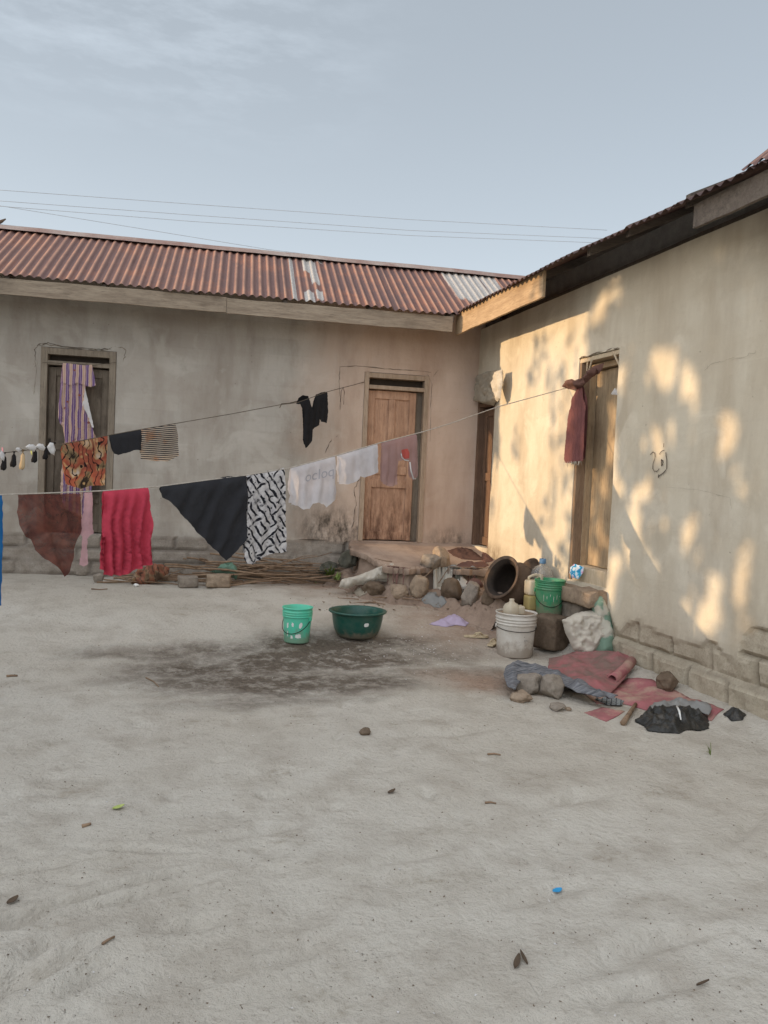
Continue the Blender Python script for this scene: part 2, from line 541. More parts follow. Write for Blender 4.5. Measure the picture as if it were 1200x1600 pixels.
def mat_wood(name, c1, c2, c3, along='Z', sc=1.0, dirt=None, dirtlow=None, rough=0.85):
    n = N(name)
    st = {'X': (0.9, 9, 9), 'Y': (9, 0.9, 9), 'Z': (9, 9, 0.9)}[along]
    v = n.mapv(scale=tuple(x * sc for x in st))
    g = n.noise(2.6, 7, 0.68, v, dist=0.5)
    f = n.noise(11, 5, 0.7, v)
    b = n.noise(1.6, 4, 0.6)
    c = n.mix(n.rng(g, 0.34, 0.66), c1, c2)
    c = n.mix(n.rng(f, 0.52, 0.72, 0, 0.7), c, c3)
    c = n.mix(n.rng(b, 0.5, 0.72, 0, 0.5), c, c3)
    if dirt:
        c = n.mix(n.rng(n.noise(3.2, 7, 0.75, n.mapv(scale=(1.6, 1.6, 0.6), loc=(3, 3, 9))), 0.52, 0.66, 0, 0.75), c, dirt)
    if dirtlow:                    # splash dirt low down on the leaf: (height, fade, colour)
        sepz = n.node('ShaderNodeSeparateXYZ')
        n.put(sepz.inputs[0], n.tc())
        lo = n.rng(sepz.outputs['Z'], dirtlow[0], dirtlow[0] + dirtlow[1], 1, 0)
        c = n.mix(n.math('MULTIPLY', lo, n.rng(n.noise(5, 7, 0.7, n.mapv(scale=(2.2, 2.2, 0.6))), 0.4, 0.62)), c, dirtlow[2])
    h = n.math('ADD', g, n.math('MULTIPLY', f, 0.6))
    return n.done(n.bsdf(c, rough, n.bump(h, 0.5, 0.006), 0.2))

def mat_roof(name, dull=1.0):
    n = N(name)
    sh = n.attr('sheet')
    z = n.attr('zinc')
    big = n.noise(1.6, 6, 0.65)
    run = n.noise(1.0, 6, 0.7, n.mapv(scale=(14, 1.3, 1.3)))
    fine = n.noise(40, 4, 0.7)
    c = n.mix(n.rng(run, 0.3, 0.7), sr(126, 93, 84), sr(104, 80, 75))
    c = n.mix(n.rng(sh, 0.15, 0.9, 0, 0.55), c, sr(98, 76, 74))
    c = n.mix(n.rng(big, 0.5, 0.7, 0, 0.5), c, sr(160, 100, 70))
    c = n.mix(n.rng(n.noise(2.3, 6, .7, n.mapv(scale=(6, 1, 1), loc=(4, 0, 2))), 0.55, 0.72, 0, 0.6), c, sr(86, 58, 54))
    c = n.mix(n.rng(fine, 0.55, 0.8, 0, 0.5), c, sr(74, 46, 40))
    c = n.mix(n.math('MULTIPLY', n.attr('crest'), n.rng(big, 0.35, 0.65, 0.35, 0.95)), c, sr(196, 150, 124))
    zz = n.rng(n.math('ADD', n.math('MULTIPLY', z, 1.1), n.math('MULTIPLY', n.math('SUBTRACT', run, 0.5), 1.0)), 0.42, 0.62)
    c = n.mix(zz, c, n.mix(n.rng(fine, .4, .7), sr(196, 190, 182), sr(160, 150, 142)))
    if dull != 1: c = n.mix(1 - dull, c, sr(60, 46, 44))
    return n.done(n.bsdf(c, n.rng(zz, 0, 1, 0.72, 0.5), n.bump(n.math('ADD', big, fine), 0.25, 0.006), 0.35, n.math('MULTIPLY', zz, 0.35)))

M = {}
M['ground'] = mat_ground()
M['plaster_back'] = mat_plaster('weathered grey plaster', sr(184, 178, 168), sr(170, 161, 150), sr(144, 133, 121), sr(80, 71, 62), warm_bounce=True)
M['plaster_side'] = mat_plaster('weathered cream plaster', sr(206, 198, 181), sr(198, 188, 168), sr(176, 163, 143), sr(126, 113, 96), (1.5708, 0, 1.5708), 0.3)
M['concrete'] = mat_plaster('rough cement', sr(174, 154, 138), sr(158, 138, 122), sr(132, 112, 98), sr(84, 70, 60))
M['crack'] = simple('broken plaster edge', sr(150, 138, 122), sr(118, 106, 92), 12, 0.95, 0.5)
M['crackdark'] = simple('dark crack', sr(104, 93, 81), sr(80, 70, 60), 12, 0.95, 0.5)
M['fascia'] = mat_wood('silvered fascia board', sr(164, 149, 130), sr(132, 117, 101), sr(92, 80, 69), 'X', 1.0)
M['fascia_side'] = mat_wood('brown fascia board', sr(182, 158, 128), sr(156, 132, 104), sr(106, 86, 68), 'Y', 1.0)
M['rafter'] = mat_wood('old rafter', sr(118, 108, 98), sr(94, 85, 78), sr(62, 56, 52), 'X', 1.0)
M['frame_grey'] = mat_wood('grey door frame wood', sr(150, 138, 122), sr(126, 114, 100), sr(84, 75, 66), 'Z', 1.0)
M['door_grey'] = mat_wood('grey weathered door wood', sr(124, 112, 98), sr(103, 92, 80), sr(70, 61, 54), 'Z', 1.0, sr(78, 68, 58))
M['door_brown'] = mat_wood('worn brown door wood', sr(192, 156, 130), sr(168, 132, 108), sr(116, 86, 68), 'Z', 1.0, sr(136, 102, 82), (0.85, 0.95, sr(88, 62, 50)))
M['frame_brown'] = mat_wood('worn brown frame wood', sr(178, 158, 138), sr(156, 136, 116), sr(112, 94, 78), 'Z', 1.0)
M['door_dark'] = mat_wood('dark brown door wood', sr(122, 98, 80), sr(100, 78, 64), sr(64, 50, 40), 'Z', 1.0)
M['door_warm'] = mat_wood('split warm plank wood', sr(186, 164, 134), sr(160, 139, 112), sr(104, 86, 68), 'Z', 1.0)
M['jamb'] = mat_wood('grey brown jamb wood', sr(150, 128, 106), sr(128, 106, 86), sr(88, 72, 58), 'Z', 1.0)
M['lath'] = mat_wood('bleached lath', sr(206, 190, 164), sr(184, 166, 140), sr(140, 122, 100), 'Z', 2.0)
M['dark'] = simple('dark opening', sr(44, 38, 33), sr(34, 29, 26), 8, 0.95)
M['soot_wood'] = simple('smoke-stained boards', sr(170, 166, 162), sr(140, 137, 134), 8, 0.9)  # even grey for the back panel of the roof space
M['transom'] = simple('sooty transom board', sr(74, 64, 55), sr(58, 50, 43), 8, 0.9)  # evenly dark board above the doors
M['iron'] = simple('dark iron', sr(58, 50, 44), sr(40, 34, 30), 20, 0.55, 0.2, 0.004, 0.5, metal=0.6)
M['roof'] = mat_roof('rusty corrugated iron')
M['roof_side'] = mat_roof('sooty corrugated iron', 0.25)  # same iron, mixed evenly darker
M['ridge'] = simple('ridge sheet', sr(168, 158, 150), sr(130, 96, 84), 1.6, 0.6, 0.3, 0.01, 0.4, 30, sr(120, 76, 62), 0.8)

# ------------------------------------------------------------------ the ground
def spaced(lo, hi, fine_lo, fine_hi, step, grow=1.35):
    xs = [fine_lo]
    while xs[-1] < fine_hi: xs.append(xs[-1] + step)
    d = step
    right_, x = [], xs[-1]
    while x < hi:
        d *= grow
        x += d
        right_.append(x)
    d, left_, x = step, [], xs[0]
    while x > lo:
        d *= grow
        x -= d
        left_.append(x)
    return left_[::-1] + xs + right_
gxs = spaced(-350, 350, -3.4, 4.4, 0.028)
gys = spaced(-350, 600, 5.0, 10.4, 0.035)
gys = [y for y in gys if y < 1.5] + [1.72 + 0.02 * i for i in range(164)] + [y for y in gys if y >= 5.0]
BLOT = [(500, 1015, .9, .6, 1.0), (420, 1060, 1.0, .5, .9), (540, 1060, .8, .45, .8), (330, 1040, .9, .4, .85), (455, 1030, .75, .45, 1.0), (560, 1030, .7, .35, 1.0), (300, 1020, 1.0, .3, .7), (350, 1060, .8, .3, .75), (200, 1025, .6, .14, .6),
        (480, 1060, .8, .3, .75), (420, 1090, .9, .18, .5), (620, 1010, .7, .3, .75), (690, 1020, .6, .3, .6), (740, 1045, .5, .35, .6), (250, 1055, .5, .16, .5),
        (660, 1050, .6, .25, .55), (820, 1060, .45, .3, .55), (560, 1085, .5, .1, .35)]
def flat(u, v):
    d = ray(u, v)
    return EYE + d * ((0.03 - EYE.z) / d.z)
BL = [(flat(u, v), a, b, k) for u, v, a, b, k in BLOT]
EARTH = [(flat(u, v), a, b) for u, v, a, b in [(640, 955, 1.3, .9), (730, 990, .8, .9), (540, 945, 1.2, .6), (450, 925, .9, .5), (300, 905, 1.4, .35), (760, 1060, .5, .5), (100, 905, 1.0, .3)]]
vs, wet, earth = [], [], []
for y in gys:
    for x in gxs:
        vs.append((x, y, gz(x, y)))
        if -6 < x < 6 and 0 < y < 12:
            wx_, wy_ = x + 0.18 * fbm(x, y, 2, 1.6, 4), y + 0.14 * fbm(x, y, 7, 1.6, 4)
            q = 0.0
            for p, a, b, k in BL:
                q = max(q, k * sstep(1.3, 0.25, math.hypot((wx_ - p.x) / a, (wy_ - p.y) / b)) if True else 0)
            e = 0.0
            for p, a, b in EARTH: e = max(e, sstep(1.4, 0.2, math.hypot((wx_ - p.x) / a, (wy_ - p.y) / b)))
            wet.append(q)
            earth.append(e)
        else:
            wet.append(0.0)
            earth.append(0.0)
nx = len(gxs)
fs = [(j * nx + i, j * nx + i + 1, (j + 1) * nx + i + 1, (j + 1) * nx + i) for j in range(len(gys) - 1) for i in range(nx - 1)]
g = pymesh('ground', vs, fs, M['ground'], None, True, None, {'wet': wet, 'earth': earth})
tag(g, None, None, None, 'structure')

# ------------------------------------------------------------------ walls with openings
def wall_mesh(name, s0, s1, z0, z1, step, openings, mp, fn, reveal, mats, parent, flip=False):
    def lines(a, b, extra):
        n_ = max(1, round((b - a) / step))
        q = [a + (b - a) * i / n_ for i in range(n_ + 1)]
        q = [x for x in q if all(abs(x - e) > step * 0.4 for e in extra if a < e < b)]
        return sorted(q + [e for e in extra if a < e < b])
    ss = lines(s0, s1, [e for o in openings for e in o[:2]])
    zs = lines(z0, z1, [e for o in openings for e in o[2:4]])
    verts, at = [], {'block': [], 'stain': [], 'joint': []}
    idx = {}
    for j, z in enumerate(zs):
        for i, s in enumerate(ss):
            o, bl, st, jo = fn(s, z)
            idx[i, j] = len(verts)
            verts.append(mp(s, z, o))
            at['block'].append(bl); at['stain'].append(st); at['joint'].append(jo)
    faces = []
    def inside(s, z): return any(o[0] < s < o[1] and o[2] < z < o[3] for o in openings)
    for j in range(len(zs) - 1):
        for i in range(len(ss) - 1):
            if inside((ss[i] + ss[i + 1]) / 2, (zs[j] + zs[j + 1]) / 2): continue
            q = (idx[i, j], idx[i + 1, j], idx[i + 1, j + 1], idx[i, j + 1])
            faces.append(q[::-1] if flip else q)
    def add(v):
        verts.append(v)
        for k in at: at[k].append(0.0)
        return len(verts) - 1
    for a, b, lo, hi in openings:                       # reveals
        li = [i for i, s in enumerate(ss) if a - 1e-6 <= s <= b + 1e-6]
        lj = [j for j, z in enumerate(zs) if lo - 1e-6 <= z <= hi + 1e-6]
        loop = [(i, lj[0]) for i in li] + [(li[-1], j) for j in lj[1:]] + [(i, lj[-1]) for i in li[-2::-1]] + [(li[0], j) for j in lj[-2:0:-1]]
        back_ = [add(mp(ss[i], zs[j], -reveal)) for i, j in loop]
        for k in range(len(loop)):
            k2 = (k + 1) % len(loop)
            q = (idx[loop[k]], idx[loop[k2]], back_[k2], back_[k])
            faces.append(q if flip else q[::-1])
    # the inner face, so that the wall is a solid
    c = [add(mp(s, z, -reveal - 0.06)) for s, z in ((s0, z0), (s1, z0), (s1, z1), (s0, z1))]
    faces.append(tuple(c) if flip else tuple(c[::-1]))
    e = [idx[0, 0], idx[len(ss) - 1, 0], idx[len(ss) - 1, len(zs) - 1], idx[0, len(zs) - 1]]
    for k in range(4): faces.append((e[k], c[k], c[(k + 1) % 4], e[(k + 1) % 4]))
    return pymesh(name, verts, faces, mats, parent, False, None, at)

back_house = empty('house', CORNER, A6, 'long grey house under a low rust-red corrugated roof, across the back of the yard', 'house')
side_house = empty('house', CORNER, 0, 'cream house wing on the right with sun-dappled wall and dark overhanging eave', 'house')
side_house.name = 'house_wing'

D1 = (-5.60, -4.72, 0.82, 3.09)      # openings in the back wing: x0, x1, z0, z1
D2 = (-1.60, -0.72, 0.83, 3.06)
def back_fn(s, z):
    ze = 0.80 + 0.05 * fbm(s, z * .5, 2, 1.5, 5) - (0.10 * sstep(0.5, 0.0, abs(s + 3.0)) if False else 0)
    pl = sstep(-0.012, 0.012, z - ze)
    off = 0.030 + 0.006 * fbm(s, z, 1, 1.1, 3) + 0.0035 * fbm(s, z, 6, 4.5, 3)
    # a square of newer plaster beside the brown door
    if -2.05 < s < -1.55 and z > 1.7: off += 0.006 * sstep(0, 0.02, s + 2.0)
    # blocks below
    h, l = 0.172, 0.44
    c = math.floor((0.82 - z) / h)
    fz = (0.82 - z) / h - c
    fx = (s / l + 0.5 * (c % 2) + 0.13 * c) % 1.0
    dj = min(min(fz, 1 - fz) * h, min(fx, 1 - fx) * l)
    jo = (1 - sstep(0.004, 0.026, dj)) * (0.35 + 0.8 * sstep(-0.25, 0.3, fbm(s, z, 9, 1.7, 3)))
    ob = -0.004 + 0.022 * (1 - jo) + 0.008 * noise.noise(Vector((c * 3.1, math.floor(s / l + 0.5 * (c % 2) + 0.13 * c) * 1.7, 0))) + 0.006 * fbm(s, z, 3, 7, 3)
    ob += 0.012 * max(0, c)
    st = 0.0
    st = max(st, sstep(0.75, 0.15, math.hypot((s + 1.95) / 0.85, (z - 0.95) / 0.62)))
    st = max(st, 0.8 * sstep(0.9, 0.2, math.hypot((s + 0.35) / 0.5, (z - 0.85) / 0.3)))
    st = max(st, 0.55 * sstep(0.9, 0.2, math.hypot((s + 3.6) / 1.6, (z - 0.72) / 0.18)))
    st = max(st, 0.30 * sstep(1, 0.2, math.hypot((s + 3.0) / 2.0, (z - 1.3) / 0.35)))
    return off * pl + ob * (1 - pl), 1 - pl, st, jo * (1 - pl)
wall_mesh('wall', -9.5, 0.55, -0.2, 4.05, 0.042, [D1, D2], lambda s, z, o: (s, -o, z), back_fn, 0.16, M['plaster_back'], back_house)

D4 = (6.50 - WY, 7.22 - WY, 0.70, 2.99)      # openings in the side wing: y0, y1, z0, z1
D3 = (9.25 - WY, 9.835 - WY, 0.82, 3.10)
EDGE = [right(u, v) for u, v in [(948, 950), (957, 955), (972, 992), (983, 976), (1003, 972), (1030, 985), (1062, 1003), (1100, 1008), (1118, 1003), (1135, 1022), (1152, 1032), (1160, 1026), (1168, 995), (1182, 982), (1199, 975)]]
EDGE = sorted([(p.y, p.z) for p in EDGE])
def edge_z(y):
    if y <= EDGE[0][0]: return EDGE[0][1]
    if y >= EDGE[-1][0]: return -1.0 if y > EDGE[-1][0] + 0.02 else EDGE[-1][1]
    for (a, za), (b, zb) in zip(EDGE, EDGE[1:]):
        if a <= y <= b: return za + (zb - za) * (y - a) / max(1e-6, b - a)
def side_fn(s, z):
    ze = edge_z(s) + 0.02 * fbm(s, z, 4, 5, 4)
    pl = sstep(-0.02, 0.02, z - ze)
    off = 0.045 + 0.008 * fbm(s, z, 1, 0.9, 3) + 0.0035 * fbm(s, z, 6, 4.2, 3)
    h, l = 0.215, 0.47
    zz = z + 0.018 * fbm(s, 0, 1, 1.3, 2)
    c = math.floor((0.47 - zz) / h)
    fz = (0.47 - zz) / h - c
    k = s / l + 0.5 * (c % 2) + 0.2
    fx = k % 1.0
    dj = min(min(fz, 1 - fz) * h, min(fx, 1 - fx) * l)
    jo = (1 - sstep(0.004, 0.034, dj)) * (0.45 + 0.55 * sstep(-0.3, 0.3, fbm(s, z, 9, 2.2, 2)))
    ob = -0.004 + 0.034 * (1 - jo) + 0.020 * noise.noise(Vector((c * 3.1, math.floor(k) * 1.7, 0))) + 0.020 * fbm(s, z, 3, 4.5, 4)
    ob += 0.034 * max(0, c) - 0.02 * fz * (c >= 0)
    st = 0.35 * sstep(0.5, 0.0, abs(z - ze) / 0.25) * (1 if ze > 0 else 0)
    st = max(st, 0.9 * sstep(1.0, 0.2, math.hypot((s + 0.75) / 0.5, (z - 0.75) / 0.22)))
    return off * pl + ob * (1 - pl), 1 - pl, st, jo * (1 - pl) * 0.8
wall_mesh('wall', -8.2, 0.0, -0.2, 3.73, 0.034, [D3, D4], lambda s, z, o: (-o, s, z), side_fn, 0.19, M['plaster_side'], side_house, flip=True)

# ------------------------------------------------------------------ roofs
def roof(name, a0, a1, run, rise, mp, mats, parent, zinc, seed, sag=0.0, rows=16, per=0.100, amp=0.014, reach=None):
    verts, faces, at = [], [], {'sheet': [], 'zinc': [], 'crest': []}
    n_ = int((a1 - a0) / per * 8)
    rnd = random.Random(seed)
    sheets = {}
    for i in range(n_ + 1):
        a = a0 + (a1 - a0) * i / n_
        k = math.floor(a / 0.69)
        if k not in sheets: sheets[k] = (rnd.random(), rnd.uniform(-0.022, 0.022), rnd.uniform(-0.004, 0.006))
        sh, ext, dz = sheets[k]
        c = math.cos(2 * math.pi * a / per)
        frac = a / 0.69 - k
        for j in range(rows + 1):
            t = j / rows
            d = ext * (1 - t) + run * t
            if reach: d = max(d, reach(a) * t) if False else d
            z = rise * d / run + amp * c + dz + 0.006 * frac - sag * math.sin(math.pi * t) + 0.01 * fbm(a, d, seed, 0.8, 2)
            verts.append(mp(a, d, z))
            at['sheet'].append(sh)
            at['crest'].append(max(0.0, c) ** 3)
            q = 0.0
            for (za, zd, ra, rd, w) in zinc:
                q = max(q, w * sstep(1.25, 0.55, max(abs(a - za) / ra, abs(d - zd) / rd)))
            at['zinc'].append(q)
    r = rows + 1
    for i in range(n_):
        for j in range(rows): faces.append((i * r + j, (i + 1) * r + j, (i + 1) * r + j + 1, i * r + j + 1))
    return pymesh(name, verts, faces, mats, parent, True, None, at)
B_Y, B_Z, B_RUN, B_RISE = -0.66, 3.765, 1.60, 0.97
S_X, S_Z, S_RUN, S_RISE = -0.62, 3.795, 2.4, 1.15
def roof_px(u, v):                    # the spot of the back roof seen at a pixel: along, up the slope (horizontal)
    nl = Vector((0, -B_RISE, B_RUN)).normalized()
    n_w = EX * nl.x + EY * nl.y + Vector((0, 0, nl.z))
    p = hit(u, v, CORNER + EY * B_Y + Vector((0, 0, B_Z)), n_w)
    q = to_back(p)
    return q.x, q.y - B_Y
zinc = []
for u, v, ra, rd, w in [(720, 440, .24, .75, 1.0), (742, 452, .2, .6, .9), (700, 432, .1, .45, .8), (770, 448, .14, .5, .75), (458, 440, .03, 1.0, .9),
                        (478, 412, .06, .35, .85), (490, 425, .06, .5, .8), (484, 465, .07, .22, .9), (500, 462, .05, .18, .8), (498, 405, .05, .2, .7)]:
    a, d = roof_px(u, v)
    zinc.append((a, d, ra, rd, w))
roof('roof', -9.6, 2.3, B_RUN, B_RISE, lambda a, d, z: (a, B_Y + d, B_Z + z), M['roof'], back_house, zinc, 3)
roof('roof', -8.4, 1.6, S_RUN, S_RISE, lambda a, d, z: (S_X + d, a, S_Z + z - 0.045 * sstep(-3.0, -5.4, a)), M['roof_side'], side_house, [], 5)
# the far slope of the back roof and the ridge sheet
rb = roof('roof_slope', -9.6, 2.3, 1.6, -0.97, lambda a, d, z: (a, B_Y + B_RUN + d + 0.005, B_Z + B_RISE + z - 0.005), M['roof'], back_house, [], 9, rows=4)
bm = bmesh.new()
yr, zr = B_Y + B_RUN, B_Z + B_RISE
segs = 60
prev = None
for i in range(segs + 1):
    x = -9.6 + 11.2 * i / segs
    w = 0.012 * fbm(x, 1, 1, 0.9, 3)
    ring = [bm.verts.new((x, yr + dy, zr + dz + w)) for dy, dz in ((-0.17, -0.055), (-0.06, 0.02), (0, 0.045), (0.06, 0.02), (0.17, -0.055), (0, 0.02))]
    if prev:
        for k in range(6): bm.faces.new((prev[k], ring[k], ring[(k + 1) % 6], prev[(k + 1) % 6]))
    prev = ring
bmesh.ops.recalc_face_normals(bm, faces=bm.faces)
link('ridge_cap', bm, M['ridge'], back_house, False)
# eave boards
def plank(name, along, a0, a1, o0, o1, z0, z1, mats, parent, step=0.12, wob=0.011):
    """a long board with slightly uneven edges; along = 'x' or 'y'"""
    bm = bmesh.new()
    prev = None
    n_ = max(2, int((a1 - a0) / step))
    for i in range(n_ + 1):
        a = a0 + (a1 - a0) * i / n_
        w1, w2 = wob * fbm(a, z0, 1, 1.7, 3), wob * fbm(a, z1, 8, 1.7, 3)
        q = [(o0, z0 + w1), (o1, z0 + w1), (o1, z1 + w2), (o0, z1 + w2)]
        ring = [bm.verts.new((a, o, z) if along == 'x' else (o, a, z)) for o, z in q]
        if prev:
            for k in range(4): bm.faces.new((prev[k], ring[k], ring[(k + 1) % 4], prev[(k + 1) % 4]))
        else: bm.faces.new(ring[::-1])
        prev = ring
    bm.faces.new(prev)
    bmesh.ops.recalc_face_normals(bm, faces=bm.faces)
    return link(name, bm, mats, parent)
plank('fascia_board', 'x', -9.5, -3.40, -0.635, -0.605, 3.562, 3.745, M['fascia'], back_house)
plank('fascia_board', 'x', -3.395, -0.60, -0.63, -0.60, 3.55, 3.738, M['fascia'], back_house)
f1 = (right(712, 525, 0.53).y, right(851, 463, 0.53).y)
plank('fascia_board', 'y', f1[1], f1[0] - 0.05, -0.555, -0.525, 3.545, 3.81, M['fascia_side'], side_house)
f2 = right(1087, 356, 0.53).y
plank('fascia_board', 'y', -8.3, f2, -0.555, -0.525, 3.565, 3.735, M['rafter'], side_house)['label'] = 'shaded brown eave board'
for k, y in enumerate([-1.4, -2.3, right(921, 420, 0.5).y, -4.1, f2 + 0.12, -5.9, -6.9, -7.8]):
    bm = bmesh.new()
    bm_box(bm, (-0.52, y - 0.025, -0.10), (2.0, y + 0.025, 0.0), 0.003)
    bmesh.ops.transform(bm, matrix=Matrix.Translation((0, 0, S_Z + 0.04)) @ Matrix.Shear('XY', 4, (0, 0)), verts=bm.verts)
    for v in bm.verts: v.co.z += (v.co.x + 0.62) * S_RISE / S_RUN - 0.03
    link('rafter', bm, M['rafter'], side_house)
for k in range(9):
    x = -9.0 + k * 1.05
    bm = bmesh.new()
    bm_box(bm, (x - 0.025, -0.60, -0.10), (x + 0.025, 0.80, 0.0), 0.003)
    for v in bm.verts: v.co.z += B_Z + (v.co.y - B_Y) * B_RISE / B_RUN - 0.025
    link('rafter', bm, M['rafter'], back_house)
# the roof space over the side wing, kept dark by an added back panel
bx0 = box_obj('ceiling', (0.16, -8.25, 3.50), (0.22, 0.6, 4.08), M['soot_wood'], side_house, 0)
plank('wall_plate', 'y', -8.2, 0.0, 0.02, 0.14, 3.732, 3.80, M['rafter'], side_house)
roof('roof_slope', -8.4, 1.6, 2.4, -1.15, lambda a, d, z: (S_X + S_RUN + d + 0.005, a, S_Z + S_RISE + z - 0.005), M['roof_side'], side_house, [], 6, rows=4)
# the turned-up loose sheet over the near end of the side eave
p0 = right(1150, 284, 0.66)
roof('loose_sheet', -7.0, p0.y, 0.5, 0.42, lambda a, d, z: (S_X - 0.012 + d, a, S_Z - 0.033 + z), M['roof'], side_house, [], 14, rows=6)

# ------------------------------------------------------------------ doors
def hb(side, s0, s1, o0, o1, z0, z1):
    """corners of a box given along the wall, outwards from it and up"""
    return ((s0, -o1, z0), (s1, -o0, z1)) if side == 'back' else ((-o1, s0, z0), (-o0, s1, z1))
def bx(name, side, s0, s1, o0, o1, z0, z1, mats, parent, bev=0.004, jit=0.0):
    lo, hi = hb(side, s0, s1, o0, o1, z0, z1)
    return box_obj(name, lo, hi, mats, parent, bev, None, jit)
def multi(name, side, boxes, mats, parent, bev=0.004):
    bm = bmesh.new()
    for b in boxes:
        lo, hi = hb(side, *b)
        bm_box(bm, lo, hi, bev)
    return link(name, bm, mats, parent)
def door_frame(side, d, w, o0, o1, mats, parent, transom=None):
    s0, s1, z0, z1 = d
    bs = [(s0 + .003, s0 + w, o0, o1, z0, z1 - .004), (s1 - w, s1 - .003, o0, o1, z0, z1 - .004), (s0 + w, s1 - w, o0, o1 - .003, z1 - w - .004, z1 - .006)]
    if transom: bs.append((s0 + w, s1 - w, o0, o1 - .006, transom, transom + 0.05))
    return multi('door_frame', side, bs, mats, parent)
def panel_door(side, s0, s1, z0, z1, o, mats, parent, cols, rails, stile=0.085):
    """a framed door leaf: recessed boards between stiles and rails; rails: heights of rail centres"""
    bs = [(s0 + 0.01, s1 - 0.01, o - 0.04, o - 0.024, z0 + 0.01, z1 - 0.01)]
    bs += [(s0, s0 + stile, o - 0.035, o, z0, z1), (s1 - stile, s1, o - 0.035, o, z0, z1)]
    hs = [z0 + 0.06] + rails + [z1 - 0.05]
    for h in hs: bs.append((s0 + stile, s1 - stile, o - 0.035, o - 0.002, h - 0.055, h + 0.055))
    for (lo, hi, c) in cols:
        for k in c: bs.append((s0 + (s1 - s0) * k - 0.045, s0 + (s1 - s0) * k + 0.045, o - 0.035, o - 0.001, hs[lo] + 0.055, hs[hi] - 0.055))
    return multi('door', side, bs, mats, parent, 0.007)
# the grey door behind the washing
s0, s1, z0, z1 = D1
dr = panel_door('back', s0 + .085, s1 - .085, z0 + .01, 2.86, -0.03, M['door_grey'], back_house, [(0, 1, [.5]), (1, 2, [.36, .66]), (2, 3, [.5])], [1.25, 1.9])
dr['label'] = 'grey weathered panelled door'
door_frame('back', D1, 0.08, -0.12, 0.045, M['frame_grey'], dr, 2.88)
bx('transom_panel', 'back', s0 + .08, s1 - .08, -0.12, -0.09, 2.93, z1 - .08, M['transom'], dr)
hd = bx('handle', 'back', s0 + .10, s0 + .125, -0.029, -0.022, 1.78, 1.98, M['iron'], dr, 0.002)
tube_obj('latch', [(s0 + .112, 0.022, 1.93), (s0 + .112, -0.035, 1.93), (s0 + .20, -0.04, 1.925)], 0.009, M['iron'], dr)
# the brown door
s0, s1, z0, z1 = D2
dr = panel_door('back', s0 + .075, s1 - .155, z0 + .012, 2.83, -0.03, M['door_brown'], back_house, [(2, 3, [.5])], [1.60, 1.78], 0.09)
dr['label'] = 'worn brown door with two tall upper panels and a mud-splashed foot'
door_frame('back', D2, 0.065, -0.12, 0.045, M['frame_brown'], dr, 2.845)
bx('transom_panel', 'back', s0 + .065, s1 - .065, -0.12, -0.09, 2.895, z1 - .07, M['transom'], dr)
bx('door_stop', 'back', s1 - .153, s1 - .067, -0.13, -0.055, z0 + .01, 2.84, M['door_grey'], dr)  # grey strip standing in for the dark gap beside the leaf
bx('lock', 'back', s1 - .15, s1 - .115, -0.054, -0.035, 1.80, 2.04, M['iron'], dr, 0.003)
tube_obj('padlock', [(s1 - .165, 0.005, 1.84), (s1 - .16, -0.012, 1.78), (s1 - .17, -0.014, 1.74)], 0.012, M['iron'], dr)
# the dark door in the corner
s0, s1, z0, z1 = D3
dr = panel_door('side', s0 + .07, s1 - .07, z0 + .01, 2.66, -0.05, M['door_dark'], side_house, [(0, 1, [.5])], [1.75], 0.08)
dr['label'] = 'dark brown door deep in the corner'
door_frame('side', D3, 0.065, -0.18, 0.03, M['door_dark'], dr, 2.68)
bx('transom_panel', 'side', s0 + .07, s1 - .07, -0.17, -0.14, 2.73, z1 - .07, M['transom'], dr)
# the split plank door
s0, s1, z0, z1 = D4
bs = []
w = (s1 - s0 - .12) / 3
for k in range(3):
    a = s0 + .06 + w * k
    bs.append((a + .004, a + w - .004, -0.175 + .004 * k, -0.135 + .006 * (k % 2), z0 + .16, 2.86))
dr = multi('door', 'side', bs, M['door_warm'], side_house, 0.003)
dr['label'] = 'warm split plank door in patchy sun'
bs = [(s0 + .003, s0 + .05, -.18, -.06, z0, z1 - .05), (s1 - .05, s1 - .003, -.18, -.06, z0, z1 - .05), (s0 + .05, s1 - .05, -.18, -.07, 2.87, 2.93)]
multi('door_frame', 'side', bs, M['door_warm'], dr)
bx('jamb_lining', 'side', s1 - .045, s1 - .004, -.06, .04, z0, z1 - .05, M['jamb'], dr)
bx('lintel', 'side', s0 - .03, s1 + .04, -.17, .035, z1 - .05, z1 - .006, M['lath'], dr, 0.004)
bx('transom_panel', 'side', s0 + .05, s1 - .05, -.185, -.165, 2.93, z1 - .05, M['dark'], dr)
bx('door_sill', 'side', s0 + .004, s1 - .004, -.185, 0.02, z0 - .06, z0 + .15, M['lath'], dr, 0.01)
def px_side(u, v, o): return right(u, v, o)
tube_obj('loose_lath', [px_side(927, 556, .03), px_side(919, 582, .05)], (0.011, 0.005), M['lath'], dr, 6, False)
tube_obj('loose_lath', [px_side(918, 566, .02), px_side(917, 580, .04)], (0.009, 0.005), M['lath'], dr, 6, False)
tube_obj('loose_lath', [px_side(958, 549, .03), px_side(971, 579, .03)], (0.013, 0.006), M['lath'], dr, 6, False)

